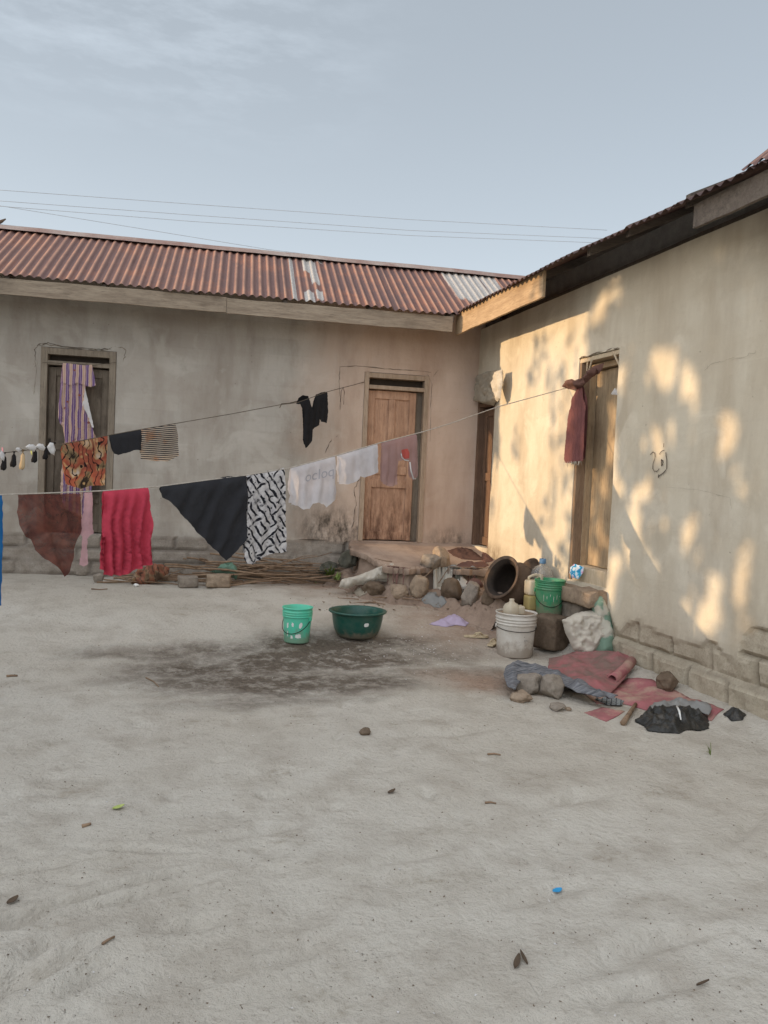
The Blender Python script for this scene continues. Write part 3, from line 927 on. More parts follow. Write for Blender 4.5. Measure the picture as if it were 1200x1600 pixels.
# cracks and ragged plaster lips round the openings
def crack(house, fnpx, pts, r=0.004, mat='crackdark', o=0.03, jit=0.008, name='plaster_crack', n_=6):
    out = []
    rnd = random.Random(len(pts) * 13 + int(pts[0][0]))
    for (u1, v1), (u2, v2) in zip(pts, pts[1:]):
        for k in range(n_):
            t = k / n_
            p = fnpx(u1 + (u2 - u1) * t, v1 + (v2 - v1) * t, o)
            out.append(p + Vector((rnd.uniform(-jit, jit), rnd.uniform(-jit, jit) * 0.3, rnd.uniform(-jit, jit))))
    rad = [r * 0.62 * rnd.uniform(0.3, 1.3) for _ in out]
    rad[0] = rad[-1] = r * 0.2
    return tube_obj(name, out, rad, M[mat], house, 5)
crack(back_house, back, [(55, 575), (54, 545), (62, 536), (90, 541), (120, 545), (160, 548), (180, 541), (197, 546), (192, 570)], .008, 'crack', .032, .014)
crack(back_house, back, [(60, 540), (75, 536), (105, 543), (150, 545), (178, 546)], .006, 'crackdark', .036, .01)
crack(back_house, back, [(58, 560), (55, 600), (52, 620)], .003, 'crack', .034, .008)
crack(back_house, back, [(532, 640), (530, 600), (531, 573), (560, 572), (610, 577), (640, 579), (680, 582)], .007, 'crack', .036, .006)
crack(back_house, back, [(528, 680), (515, 690), (508, 710)], .006, 'crackdark', .034, .008)
crack(back_house, back, [(562, 748), (553, 765), (556, 790), (552, 815), (549, 826)], .006, 'crackdark', .034, .01)
crack(back_house, back, [(668, 585), (675, 600), (673, 640), (672, 700)], .004, 'crack', .034, .006)
crack(back_house, back, [(685, 578), (676, 590)], .006, 'crack', .034, .006)
crack(side_house, right, [(905, 560), (930, 553), (950, 547), (973, 541)], .010, 'crack', .05, .008)
crack(side_house, right, [(1100, 580), (1112, 568), (1135, 562), (1165, 558), (1185, 545)], .0016, 'crack', .05, .01)
crack(side_house, right, [(1040, 761), (1090, 765), (1140, 778), (1144, 800)], .0012, 'crack', .049, .004)
0 and crack(side_house, right, [(1188, 1000), (1192, 940), (1196, 860), (1198, 820)], .004, 'crack', .05, .01)
# scribbled marks on the wall
def mark(pts, r=0.0028):
    out = []
    for q in pts: out.append(right(1000 + q[0] / 15, 680 + q[1] / 15, .0515))
    tube_obj('scribble', out, r, M['crackdark'], side_house, 5)
mark([(240, 455), (265, 430), (290, 395), (320, 395), (345, 430), (355, 500), (335, 580), (315, 640), (300, 700), (300, 790), (330, 840), (390, 845), (430, 815), (450, 780)])
mark([(455, 450), (475, 405), (515, 370), (570, 350)])
mark([(605, 400), (608, 480), (625, 560), (628, 700), (622, 780), (600, 820), (560, 870), (480, 930), (430, 970)], .0036)
mark([(560, 185), (552, 240), (545, 285)], .002)
mark([(500, 560), (498, 650), (505, 720), (528, 690), (540, 640), (530, 600), (502, 570)], .004)
mark([(435, 925), (428, 1000)], .0036)

# ------------------------------------------------------------------ what shades the yard: an added wall and trees with shaped gaps, unseen at left
def sun_pos(y, z, t): return Vector((WX - t, y + 0.125 * t, z + 0.184 * t))
bm = bmesh.new()
prev = None
for i in range(61):
    y = -9 + 28 * i / 60
    top = 2.90 + 0.05 * fbm(y, 0, 3, 0.8, 3)
    ring = [bm.verts.new(q) for q in ((-9.0, y, -0.3), (-8.8, y, -0.3), (-8.8, y, top), (-9.0, y, top + .01))]
    if prev:
        for k in range(4): bm.faces.new((prev[k], ring[k], ring[(k + 1) % 4], prev[(k + 1) % 4]))
    else: bm.faces.new(ring[::-1])
    prev = ring
bm.faces.new(prev)
bmesh.ops.recalc_face_normals(bm, faces=bm.faces)
tag(link('compound_wall', bm, M['plaster_side']), 'tall plastered compound wall along the left side of the yard', 'wall')

LIT = [(1052, 578, 32, 30), (1085, 590, 20, 26), (1092, 630, 14, 40), (1062, 684, 40, 26), (1040, 690, 20, 14), (1155, 682, 13, 40), (1169, 750, 9, 20),
       (968, 705, 9, 45), (975, 770, 10, 30), (1028, 768, 8, 18), (1008, 778, 9, 16), (1003, 840, 14, 46), (1015, 880, 16, 20), (1036, 895, 12, 16),
       (1090, 858, 17, 40), (1100, 836, 8, 18), (1053, 818, 8, 11), (972, 905, 10, 44), (1075, 965, 32, 26), (1112, 975, 34, 34), (1134, 930, 12, 40), (1180, 905, 10, 60),
       (968, 462, 20, 9), (948, 492, 14, 14), (925, 500, 14, 12), (985, 590, 10, 22), (905, 512, 12, 12), (880, 520, 16, 14), (1198, 770, 4, 30),
       (945, 640, 8, 20), (940, 700, 6, 30), (955, 690, 5, 25), (925, 830, 5, 40), (930, 760, 5, 25), (945, 860, 6, 30), (915, 880, 5, 20), (1056, 925, 8, 20),
       (1060, 1005, 8, 10), (1190, 980, 8, 20)]
def ell(lst):
    out = []
    for u, v, ru, rv in lst:
        c, a, b = right_w(u, v), right_w(u + ru, v), right_w(u, v - rv)
        out.append((c.y, c.z, abs(a.y - c.y) * 1.03 + 0.034, abs(b.z - c.z) * 1.03 + 0.034, right_w(u + ru, v).z - c.z))
    return out
LITE = ell(LIT)
DARKE = ell([(852, 555, 12, 24), (866, 545, 12, 20), (880, 575, 16, 30), (885, 650, 16, 45), (893, 700, 14, 40), (845, 590, 10, 12), (885, 760, 14, 30), (880, 800, 20, 32), (868, 840, 16, 30), (890, 850, 18, 40),
             (818, 700, 5, 22), (815, 690, 4, 14), (905, 540, 14, 20), (770, 800, 12, 24), (775, 640, 6, 20), (783, 700, 6, 25)])
mleaf = simple('tree leaf', sr(74, 92, 44), sr(52, 70, 32), 5, 0.6, 0.1)
mbark = simple('tree bark', sr(104, 88, 70), sr(74, 62, 50), 9, 0.9, 0.8, 0.03)
def leaves(n_, seed, region, test, trange, size):
    rnd = random.Random(seed)
    vs, fs = [], []
    tries = 0
    while len(fs) < n_ * 2 and tries < n_ * 12:
        tries += 1
        y, z = rnd.uniform(region[0], region[1]), rnd.uniform(region[2], region[3])
        if not test(y, z, rnd): continue
        c = sun_pos(y, z, rnd.uniform(*trange))
        L = rnd.uniform(*size)
        a = Vector((rnd.gauss(0, 1), rnd.gauss(0, 1), rnd.gauss(0, 1) - 0.4)).normalized()
        b = a.cross(Vector((rnd.gauss(0, 1), rnd.gauss(0, 1), rnd.gauss(0, 1)))).normalized()
        cc = a.cross(b)
        i = len(vs)
        vs += [c - a * L, c + b * L * .42 - cc * L * .1, c + a * L, c - b * L * .42 - cc * L * .1]
        fs += [(i, i + 1, i + 2), (i, i + 2, i + 3)]
    return vs, fs
def lit_at(y, z):
    for cy, cz, ra, rb, sk in LITE:
        if ((y - cy) / ra) ** 2 + ((z - cz) / rb) ** 2 < 1: return True
    return False
def dense(y, z, rnd):
    if lit_at(y + 0.03 * fbm(y, z, 1, 6, 2), z + 0.05 * fbm(y, z, 4, 6, 2)): return False
    if y > 7.0 + 0.06 * fbm(z, 0, 0, 1.5, 2) : return False
    return True
def sparse(y, z, rnd):
    for cy, cz, ra, rb, sk in DARKE:
        q = ((y - cy) / ra) ** 2 + ((z - cz) / rb) ** 2
        if q < 1 and rnd.random() < 0.9: return True
    return False
def tree(label, base, top, limbs, lv):
    t = empty('shade_tree', base, 0, label, 'tree')
    bm = bmesh.new()
    n_ = 10
    pts = [base * 0 + (Vector(top) - base) * (i / n_) + Vector((0.12 * fbm(i * .4, 1, base.y, 1, 2), 0.12 * fbm(i * .4, 5, base.y, 1, 2), 0)) for i in range(n_ + 1)]
    bm_tube(bm, pts, [0.2 * (1 - 0.6 * i / n_) + (0.1 if i == 0 else 0) for i in range(n_ + 1)], 10)
    for k, e in enumerate(limbs):
        s = pts[4 + k % 5]
        e = Vector(e) - base
        mid = s.lerp(e, 0.5) + Vector((0, 0, 0.35))
        bm_tube(bm, [s, s.lerp(mid, .5) + Vector((0, 0, .1)), mid, mid.lerp(e, .5) + Vector((0, 0, .08)), e], [.07, .06, .045, .03, .012], 7)
    bmesh.ops.recalc_face_normals(bm, faces=bm.faces)
    link('trunk', bm, mbark, t, True)
    vs, fs = lv
    pymesh('crown', [Vector(v) - base for v in vs], fs, mleaf, t)
    return t
va, fa = leaves(7000, 4, (3.6, 7.06, 0.25, 4.7), dense, (13.6, 17.0), (.10, .19))
vb, fb = leaves(150, 8, (6.7, 9.4, 0.3, 3.9), sparse, (13.6, 16.5), (.09, .15))
def fringe(y, z, rnd):
    if y > 7.3: return False
    k = fbm(y, z, 2, 3.5, 3)
    return not lit_at(y + 0.09 * k, z + 0.09 * fbm(y, z, 7, 3.5, 3))
vf, ff = leaves(1300, 31, (4.2, 7.25, 0.35, 3.6), fringe, (9.6, 12.6), (.035, .075))
off = len(va)
va += vf
fa += [tuple(i + off for i in f) for f in ff]
off = len(va)
va += vb
fa += [tuple(i + off for i in f) for f in fb]
b = Vector((-10.9, 7.5, 0))
tree('broad leafy tree beyond the compound wall, nearest the grey house', b, (-10.9, 7.3, 5.2),
     [sun_pos(4.3, 3.4, 15), sun_pos(5.6, 4.2, 15.2), sun_pos(6.6, 4.2, 15), sun_pos(4.2, 1.9, 14.6), sun_pos(6.1, 2.9, 15.5), sun_pos(6.5, 1.5, 14.8)], (va, fa))
vc, fc = leaves(4200, 12, (-1.5, 3.7, 0.3, 5.2), lambda y, z, r: fbm(y, z, 3, 0.9, 3) > -0.25, (13.8, 17.5), (.12, .22))
b = Vector((-11.3, 2.9, 0))
tree('broad leafy tree beyond the compound wall, nearest the viewer', b, (-11.3, 2.8, 5.6), [sun_pos(0, 3, 15), sun_pos(2.8, 4, 15), sun_pos(1, 4.6, 15), sun_pos(3, 2, 15)], (vc, fc))

# ------------------------------------------------------------------ materials of the things
M['rope'] = simple('pale rope', sr(186, 178, 166), sr(160, 150, 138), 30, 0.9, 0.2, 0.002)
M['wire'] = simple('grey wire', sr(188, 192, 196), sr(166, 170, 174), 30, 0.6)
M['twine'] = simple('thin dark twine', sr(108, 98, 86), sr(84, 76, 66), 30, 0.9)
M['stone'] = simple('dusty stone', sr(170, 152, 132), sr(138, 120, 102), 7, 0.95, 0.7, 0.02, 0.1, 50, sr(104, 88, 74), 0.6)
M['stone_grey'] = simple('grey stone', sr(158, 148, 136), sr(128, 118, 107), 7, 0.95, 0.7, 0.02, 0.1, 50, sr(98, 88, 78), 0.6)
M['stone_dark'] = simple('dark stone', sr(124, 108, 92), sr(98, 84, 71), 7, 0.95, 0.7, 0.02, 0.1, 50, sr(74, 64, 54), 0.6)
M['stick'] = simple('dry stick', sr(160, 136, 112), sr(124, 102, 84), 9, 0.9, 0.5, 0.004, 0.1, 70, sr(70, 58, 48), 0.5)
M['clay'] = simple('fired clay', sr(108, 90, 76), sr(86, 71, 60), 5, 0.8, 0.4, 0.01, 0.2, 50, sr(66, 54, 46), 0.7)
M['soot'] = simple('sooty clay', sr(62, 52, 45), sr(44, 38, 33), 6, 0.9, 0.4, 0.01)

def plastic(name, c, rough=0.42, dust=0.25, trans=0.0, dustc=None, mud=0):
    n = N(name)
    d = n.rng(n.noise(7, 7, 0.7), 0.42, 0.72, 0, dust)
    col = n.mix(d, c, dustc or sr(176, 160, 140))
    scr = n.noise(1.0, 4, 0.7, n.mapv(scale=(60, 60, 4)))
    col = n.mix(n.rng(scr, 0.58, 0.75, 0, 0.18), col, tuple(min(1, x * 1.6 + .03) for x in c))
    if mud:                        # splashed with mud round the foot
        sx = n.node('ShaderNodeSeparateXYZ')
        n.put(sx.inputs[0], n.tc())
        lo = n.math('ADD', n.rng(sx.outputs['Z'], 0.0, mud, 0.34, -0.12), n.noise(11, 7, 0.72, n.mapv(loc=(5, 1, 2))))
        mk = n.rng(lo, 0.58, 0.76, 0, 0.55)
        col = n.mix(mk, col, sr(142, 122, 104))
        rough = n.rng(mk, 0, .8, rough, 0.85)
    sh = n.bsdf(col, rough if mud else n.rng(d, 0, 0.3, rough, 0.75), n.bump(n.noise(18, 4), 0.06, 0.004), 0.4)
    if trans:
        t = n.node('ShaderNodeBsdfTranslucent')
        n.put(t.inputs[0], col)
        mx = n.node('ShaderNodeMixShader')
        mx.inputs[0].default_value = trans
        n.t.links.new(sh, mx.inputs[1])
        n.t.links.new(t.outputs[0], mx.inputs[2])
        sh = mx.outputs[0]
    return n.done(sh)
M['teal'] = plastic('mint green plastic', sr(86, 200, 168), 0.45, 0.22, mud=.2)
M['green'] = plastic('green plastic', sr(52, 134, 94), 0.4, 0.25, mud=.25)
M['basin'] = plastic('dark green plastic', sr(26, 78, 68), 0.35, 0.12, mud=.14)
M['white_plastic'] = plastic('dirty white plastic', sr(214, 209, 200), 0.5, 0.45, 0.15, mud=.3)
M['white_clean'] = plastic('white plastic label', sr(226, 226, 222), 0.6, 0.2)
M['cloudy'] = plastic('cloudy plastic', sr(226, 216, 196), 0.4, 0.2, 0.45)
M['oil'] = plastic('yellow liquid behind cloudy plastic', sr(200, 180, 122), 0.4, 0.1, 0.4)
M['blue_cap'] = plastic('blue plastic', sr(72, 120, 160), 0.4, 0.2)
M['blue_bit'] = plastic('bright blue plastic', sr(40, 140, 190), 0.5, 0.1)
def clear_plastic():
    n = N('clear wrinkled plastic')
    nr = n.bump(n.noise(16, 5, 0.6, dist=1.0), 0.8, 0.03)
    gl = n.node('ShaderNodeBsdfGlossy')
    n.put(gl.inputs['Roughness'], 0.12)
    n.put(gl.inputs['Normal'], nr)
    df = n.bsdf(sr(214, 212, 204), 0.5, nr)
    tp = n.node('ShaderNodeBsdfTransparent')
    tp.inputs[0].default_value = (0.94, 0.95, 0.95, 1)
    lw = n.node('ShaderNodeLayerWeight')
    lw.inputs[0].default_value = 0.35
    n.put(lw.inputs['Normal'], nr)
    m1 = n.node('ShaderNodeMixShader')
    n.put(m1.inputs[0], n.math('MULTIPLY_ADD', lw.outputs['Facing'], 0.55, 0.06))
    n.t.links.new(tp.outputs[0], m1.inputs[1])
    n.t.links.new(gl.outputs[0], m1.inputs[2])
    m2 = n.node('ShaderNodeMixShader')
    m2.inputs[0].default_value = 0.22
    n.t.links.new(m1.outputs[0], m2.inputs[1])
    n.t.links.new(df, m2.inputs[2])
    return n.done(m2.outputs[0])
M['clear'] = clear_plastic()

def uvc(n):
    u = n.node('ShaderNodeUVMap', uv_map='UVMap')
    return u.outputs[0]
def uvmap(n, scale=(1, 1, 1), rot=0.0, loc=(0, 0, 0)):
    m_ = n.node('ShaderNodeMapping')
    n.put(m_.inputs[0], uvc(n))
    m_.inputs['Scale'].default_value = scale
    m_.inputs['Rotation'].default_value = (0, 0, rot)
    m_.inputs['Location'].default_value = loc
    return m_.outputs[0]
M['red_cloth'] = fabric('crimson cotton', sr(202, 74, 92), trans=0.22, crumple=0.12)
M['black_cloth'] = fabric('black cotton', sr(50, 50, 53), trans=0.0, crumple=0.35)
M['black_knit'] = fabric('black knit', sr(38, 38, 40), trans=0.0)
M['white_cloth'] = fabric('white cotton jersey', sr(222, 218, 220), trans=0.38, crumple=0.35)
M['blue_cloth'] = fabric('blue cloth', sr(34, 96, 150), trans=0.15)
M['towel'] = fabric('maroon towel', sr(124, 82, 80), trans=0.12, weave=400, bump=0.5)
M['rag'] = fabric('dusty brown rag', sr(112, 84, 76), trans=0.05)
M['rag_dark'] = fabric('dark dusty rag', sr(92, 90, 80), trans=0.03)
M['brown_cloth'] = fabric('brown cloth', sr(94, 72, 65), trans=0.05)
M['lavender'] = fabric('lavender cloth', sr(192, 176, 200), trans=0.1)
M['green_cloth'] = fabric('faded green cloth', sr(112, 142, 124), trans=0.05)
M['greyblue'] = fabric('faded grey blue cloth', sr(142, 141, 138), trans=0.05)
M['sack'] = fabric('white woven sack', sr(206, 198, 184), rough=0.75, trans=0.12, crumple=0.5, weave=260, bump=0.35)
M['sack_grey'] = fabric('grey woven sack', sr(160, 150, 134), rough=0.8, trans=0.1, crumple=0.6, weave=260, bump=0.35)
M['sack_green'] = fabric('green striped sack', lambda n: n.mix(n.rng(n.noise(5, 3), 0.45, 0.52), sr(192, 188, 174), sr(124, 150, 132)), rough=0.75, trans=0.1, crumple=0.5)
M['bag'] = simple('black plastic bag', sr(52, 52, 50), sr(38, 38, 37), 9, 0.42, 0.8, 0.03, 0.4, 30, sr(120, 110, 98), 0.35)
def c_sheer(n):
    a = n.noise(7, 7, 0.7, uvmap(n), dist=1.4)
    b = n.voro(11, uvmap(n))
    c = n.mix(n.rng(a, 0.42, 0.58), sr(84, 50, 46), sr(112, 66, 56))
    c = n.mix(n.rng(b, 0.2, 0.5, 0.5, 0), c, sr(128, 76, 62))
    return n.mix(n.rng(n.noise(2.2, 4, .6, uvmap(n)), .5, .7, 0, .5), c, sr(72, 42, 42))
M['sheer'] = fabric('sheer brown scarf', c_sheer, trans=0.25, alpha=lambda n: n.rng(n.noise(9, 4, .6, uvmap(n)), 0.35, 0.65, 0.78, 0.96))
M['pink_sheer'] = fabric('thin pink cloth', sr(206, 164, 168), trans=0.3, alpha=lambda n: n.rng(n.noise(14, 4, .6), 0.3, 0.7, 0.75, 1.0))
M['pink_trouser'] = fabric('thin faded pink cotton', lambda n: n.mix(n.rng(n.noise(5, 4), 0.4, 0.65), sr(176, 146, 142), sr(164, 134, 132)), trans=0.35, alpha=0.84)
M['red_patch'] = fabric('red patch', sr(196, 96, 88), trans=0.2)
def c_batik(n):
    v = uvmap(n)
    w = n.wave(2.6, v, 7, 3, 1.9)
    ln = n.rng(n.math('ABSOLUTE', n.math('SUBTRACT', w, 0.5)), 0.10, 0.17, 1, 0)
    zone = n.noise(4.2, 3, 0.5, v, dist=0.6)
    c = n.ramp(zone, [(0.36, sr(58, 50, 42)), (0.42, sr(150, 128, 96)), (0.48, sr(176, 100, 76)), (0.58, sr(150, 82, 66)), (0.62, sr(186, 150, 110)), (0.70, sr(206, 192, 178))])
    c = n.mix(n.rng(n.voro(10, v), 0.18, 0.1, 0, 0.7), c, sr(206, 170, 120))
    return n.mix(ln, c, sr(46, 36, 36))
M['batik_dark'] = fabric('dusty brown batik', lambda n: n.mix(0.55, c_batik(n), sr(120, 96, 80)), trans=0.05, crumple=0.5)
M['batik'] = fabric('orange and brown batik', c_batik, trans=0.2)
def c_leafprint(n):
    v = uvmap(n)
    a = n.wave(5.6, uvmap(n, rot=0.62), 3.4, 2, 2.2)
    b = n.wave(5.2, uvmap(n, rot=-0.85), 3.6, 2, 2.0)
    m1 = n.rng(a, 0.74, 0.82)
    m2 = n.rng(b, 0.78, 0.86)
    g1 = n.rng(n.noise(9, 2, .5, v), 0.42, 0.5)
    dots = n.math('MULTIPLY', n.rng(n.voro(22, v), 0.24, 0.2), n.rng(n.noise(16, 2, .5, v), .45, .5))
    k = n.math('MAXIMUM', n.math('MULTIPLY', m1, g1), n.math('MULTIPLY', m2, n.math('SUBTRACT', 1.15, g1)), clamp=True)
    k = n.math('MAXIMUM', k, dots)
    base_ = n.mix(n.rng(n.noise(30, 3, .6, v), .4, .7), sr(204, 200, 198), sr(170, 166, 168))
    return n.mix(k, base_, sr(36, 36, 42))
M['leafprint'] = fabric('black and white leaf print', c_leafprint, trans=0.15)
def c_stripe(n):
    s_ = n.wave(14.5, uvmap(n), 0.5, 1, 3, axis='Y')
    c = n.mix(n.rng(s_, 0.45, 0.55), sr(188, 176, 160), sr(58, 54, 58))
    return n.mix(n.math('MULTIPLY', n.rng(s_, 0.5, 0.45), n.rng(n.noise(5, 3, .5, uvmap(n)), 0.55, 0.65)), c, sr(190, 150, 118))
M['stripe'] = fabric('fine black and tan stripe', c_stripe, trans=0.2)
def c_curtain(n):
    v = uvmap(n, scale=(1, 0.15, 1))
    s_ = n.wave(4.2, uvmap(n), 1.6, 2, 1.2, axis='X')
    c = n.mix(n.rng(s_, 0.50, 0.58), sr(206, 172, 150), sr(120, 92, 140))
    c = n.mix(n.rng(n.wave(13, uvmap(n), 0.6, 1, 2, axis='X'), 0.75, 0.85, 0, 0.5), c, sr(222, 204, 204))
    fl = n.rng(n.voro(13, uvmap(n)), 0.24, 0.17)
    return n.mix(n.math('MULTIPLY', fl, n.rng(n.noise(8, 2, .5, uvmap(n)), 0.48, 0.55)), c, sr(150, 92, 84))
M['curtain'] = fabric('purple and peach striped curtain', c_curtain, trans=0.2)
M['lining'] = fabric('white lining', sr(226, 222, 220), trans=0.2)
M['sock_black'] = fabric('black sock', sr(40, 38, 38), trans=0)
M['sock_tan'] = fabric('tan sock', sr(198, 174, 138), trans=0.1)
M['sock_white'] = fabric('white sock', sr(220, 218, 216), trans=0.2)
M['peg_pink'] = plastic('pink plastic peg', sr(216, 140, 150))
M['peg_yellow'] = plastic('yellow plastic peg', sr(206, 206, 120))
def c_mat(n):
    a = n.noise(6, 6, 0.65)
    c = n.mix(n.rng(a, 0.35, 0.65), sr(168, 104, 108), sr(142, 96, 96))
    return n.mix(n.rng(n.noise(3.2, 7, 0.7, n.mapv(loc=(2, 5, 1))), 0.44, 0.62, 0, 0.8), c, sr(176, 156, 136))
M['mat_red'] = fabric('dusty red mat', c_mat, rough=0.85, trans=0, crumple=0.3)
M['mat_dusty'] = fabric('mud-stained red mat', lambda n: n.mix(n.rng(n.noise(4.5, 7, 0.7, n.mapv(loc=(6, 2, 1))), 0.36, 0.6, 0.2, 0.95), sr(164, 98, 102), sr(120, 102, 94)), rough=0.85, trans=0, crumple=0.4)
M['mat_back'] = simple('grey brown mat backing', sr(112, 96, 88), sr(84, 72, 66), 8, 0.9, 0.4)
def c_net(n):
    a = n.wave(9, uvmap(n, rot=0.6), 0.3, 1, 3)
    b = n.wave(9, uvmap(n, rot=-0.6), 0.3, 1, 3)
    k = n.math('MAXIMUM', n.rng(a, 0.9, 0.96), n.rng(b, 0.9, 0.96))
    return n.mix(k, sr(138, 142, 142), sr(46, 46, 50))
M['net'] = fabric('grey mat with black net print', c_net, trans=0)
def c_weave(n):
    w = n.wave(11, uvmap(n, rot=1.15), 2.5, 3, 2)
    k = n.wave(40, uvmap(n, rot=0.3), 1, 2, 2)
    return n.mix(n.rng(k, .5, .9, 0, .4), n.mix(n.rng(n.noise(1, 6, .7, uvmap(n, scale=(6, 46, 1), rot=.42)), 0.36, 0.64), sr(64, 66, 71), sr(140, 140, 143)), sr(96, 97, 100))
M['weave'] = fabric('grey and black woven mat', c_weave, trans=0, weave=220, bump=0.5)
M['foam'] = simple('cream foam rubber', sr(206, 190, 160), sr(184, 166, 136), 10, 0.8, 0.2, 0.004, 0.2, 50, sr(140, 120, 98), 0.5)
def c_packet(n):
    a = n.noise(16, 3, 0.5)
    return n.ramp(a, [(0.38, sr(236, 240, 244)), (0.46, sr(60, 178, 214)), (0.54, sr(34, 132, 190)), (0.6, sr(222, 236, 242)), (0.68, sr(216, 120, 170))])
M['packet'] = fabric('blue and white packet', c_packet, rough=0.35, trans=0)
M['leafgreen'] = simple('weed leaf', sr(120, 136, 70), sr(92, 108, 54), 9, 0.7, 0.2)
M['dryleaf'] = simple('dead leaf', sr(96, 80, 64), sr(70, 58, 48), 9, 0.9, 0.3)
M['print'] = fabric('faded grey print', sr(184, 182, 188), trans=0.2)
M['ink'] = simple('black marker ink', sr(50, 50, 60), sr(40, 40, 48))
M['lime'] = simple('pale green rind', sr(176, 186, 110), sr(150, 164, 90), 20, 0.6)

# ------------------------------------------------------------------ cloth builders
def inside(p, poly):
    r = False
    for (x1, y1), (x2, y2) in zip(poly, poly[1:] + poly[:1]):
        if (y1 > p[1]) != (y2 > p[1]) and p[0] < (x2 - x1) * (p[1] - y1) / (y2 - y1) + x1: r = not r
    return r
def edge_dist(p, poly):
    d = 1e9
    for (x1, y1), (x2, y2) in zip(poly, poly[1:] + poly[:1]):
        ex, ey = x2 - x1, y2 - y1
        t = max(0, min(1, ((p[0] - x1) * ex + (p[1] - y1) * ey) / max(1e-9, ex * ex + ey * ey)))
        d = min(d, math.hypot(p[0] - x1 - ex * t, p[1] - y1 - ey * t))
    return d
def fill(poly, step, rag=0.0, seed=1):
    """triangulate an outline with inner points; returns 2-D points and triangles"""
    rnd = random.Random(seed)
    pts = []
    for (x1, y1), (x2, y2) in zip(poly, poly[1:] + poly[:1]):
        n_ = max(1, int(math.hypot(x2 - x1, y2 - y1) / step))
        for k in range(n_):
            t = k / n_
            j = rag if k else 0
            pts.append(Vector((x1 + (x2 - x1) * t + rnd.uniform(-j, j), y1 + (y2 - y1) * t + rnd.uniform(-j, j))))
    nb = len(pts)
    bp = [(p.x, p.y) for p in pts]
    xs, ys = [p.x for p in pts], [p.y for p in pts]
    y = min(ys) + step * .5
    row = 0
    while y < max(ys):
        x = min(xs) + step * (.25 + .5 * (row % 2))
        while x < max(xs):
            q = (x + rnd.uniform(-.15, .15) * step, y + rnd.uniform(-.15, .15) * step)
            if inside(q, bp) and edge_dist(q, bp) > step * .45: pts.append(Vector(q))
            x += step
        y += step * .87
        row += 1
    r = delaunay_2d_cdt(pts, [], [list(range(nb))], 1, 1e-5)
    return [tuple(v) for v in r[0]], [tuple(f) for f in r[2]], bp
class Sheet: pass
def hang(name, px, plane, line, mats, parent=None, folds=(0.012, 0.16, 0.0), step=0.022, back=None, gap=0.012, rag=0.003, seed=1, crum=0.006, pull=0.0):
    """washing over a line: px outline on a vertical plane (origin, direction, normal towards the yard);
    line: list of world points of the line; back: share of the drop that the rear half has"""
    P0, D, Nn = plane
    poly = []
    for u, v in px:
        q = hit(u, v, P0, Nn) - P0
        poly.append((q.dot(D), q.z))
    ls = sorted([((p - P0).dot(D), p.z - P0.z) for p in line]) if line else None
    top = max(z for s, z in poly)
    def zt(s):
        if not ls: return top
        for (a, za), (b, zb) in zip(ls, ls[1:]):
            if a <= s <= b: return za + (zb - za) * (s - a) / max(1e-6, b - a)
        return ls[0][1] if s < ls[0][0] else ls[-1][1]
    A, lam, ph = folds
    def disp(s, z, sgn, k=0.0):
        d = max(0.0, zt(s) - z)
        g = gap * (1 - math.exp(-d / 0.02))
        w = s + 0.03 * fbm(s, z, seed, 3, 2) - pull * d
        f = A * d / (d + 0.22) * (math.sin(2 * math.pi * w / lam + ph + k) + 0.45 * math.sin(2 * math.pi * w / lam * 1.83 + 1.3 * ph + 2 * k))
        return sgn * g + f + crum * fbm(s, z, seed + 3.3 + k, 6, 3) * min(1, d / 0.05)
    pts, tris, bp = fill(poly, step, rag, seed)
    V, Fc, UV = [], [], []
    for s, z in pts:
        V.append(P0 + D * s + Nn * disp(s, z, 1) + Vector((0, 0, z)))
        UV.append((s, z))
    Fc += tris
    if back:
        o = len(V)
        for s, z in pts:
            z2 = zt(s) - (zt(s) - z) * back
            V.append(P0 + D * s + Nn * disp(s, z2, -1, 1.7) + Vector((0, 0, z2)))
            UV.append((s + .37, z2))
        Fc += [tuple(i + o for i in t[::-1]) for t in tris]
    o = pymesh(name, V, Fc, mats, parent, True, None, None, UV)
    S_ = Sheet()
    S_.o, S_.at = o, lambda s, z, e=0.0: P0 + D * s + Nn * (disp(s, z, 1) + e) + Vector((0, 0, z))
    S_.sz = lambda u, v: ((hit(u, v, P0, Nn) - P0).dot(D), hit(u, v, P0, Nn).z - P0.z)
    return S_
def pillow(name, px, plane, thick, mats, parent=None, step=0.025, crum=0.02, seed=1, soft=0.09, rag=0.003, lean=0.0):
    """a stuffed or crumpled closed form with the outline px on a plane that faces the yard"""
    P0, D, Nn = plane
    U = Nn.cross(D)
    if U.z < 0: U = -U
    poly = []
    for u, v in px:
        q = hit(u, v, P0, Nn) - P0
        poly.append((q.dot(D), q.dot(U)))
    pts, tris, bp = fill(poly, step, rag, seed)
    V, Fc, UV = [], [], []
    h = [min(1, edge_dist(p, bp) / soft) for p in pts]
    for sg in (1, -1):
        o = len(V)
        for (s, z), e in zip(pts, h):
            b = math.sqrt(max(0, 1 - (1 - e) ** 2))
            r = abs(fbm(s, z, seed + 5 * sg, 5.0, 4)) + 0.38 * abs(fbm(s, z, seed + 7 * sg, 13.0, 3))
            V.append(P0 + D * s + U * z + Nn * (sg * thick * b + crum * (0.5 - r) * min(1, e * 2.5) * 2))
            UV.append((s, z))
        Fc += [tuple(i + o for i in (t if sg > 0 else t[::-1])) for t in tris]
    return pymesh(name, V, Fc, mats, parent, True, None, None, UV)
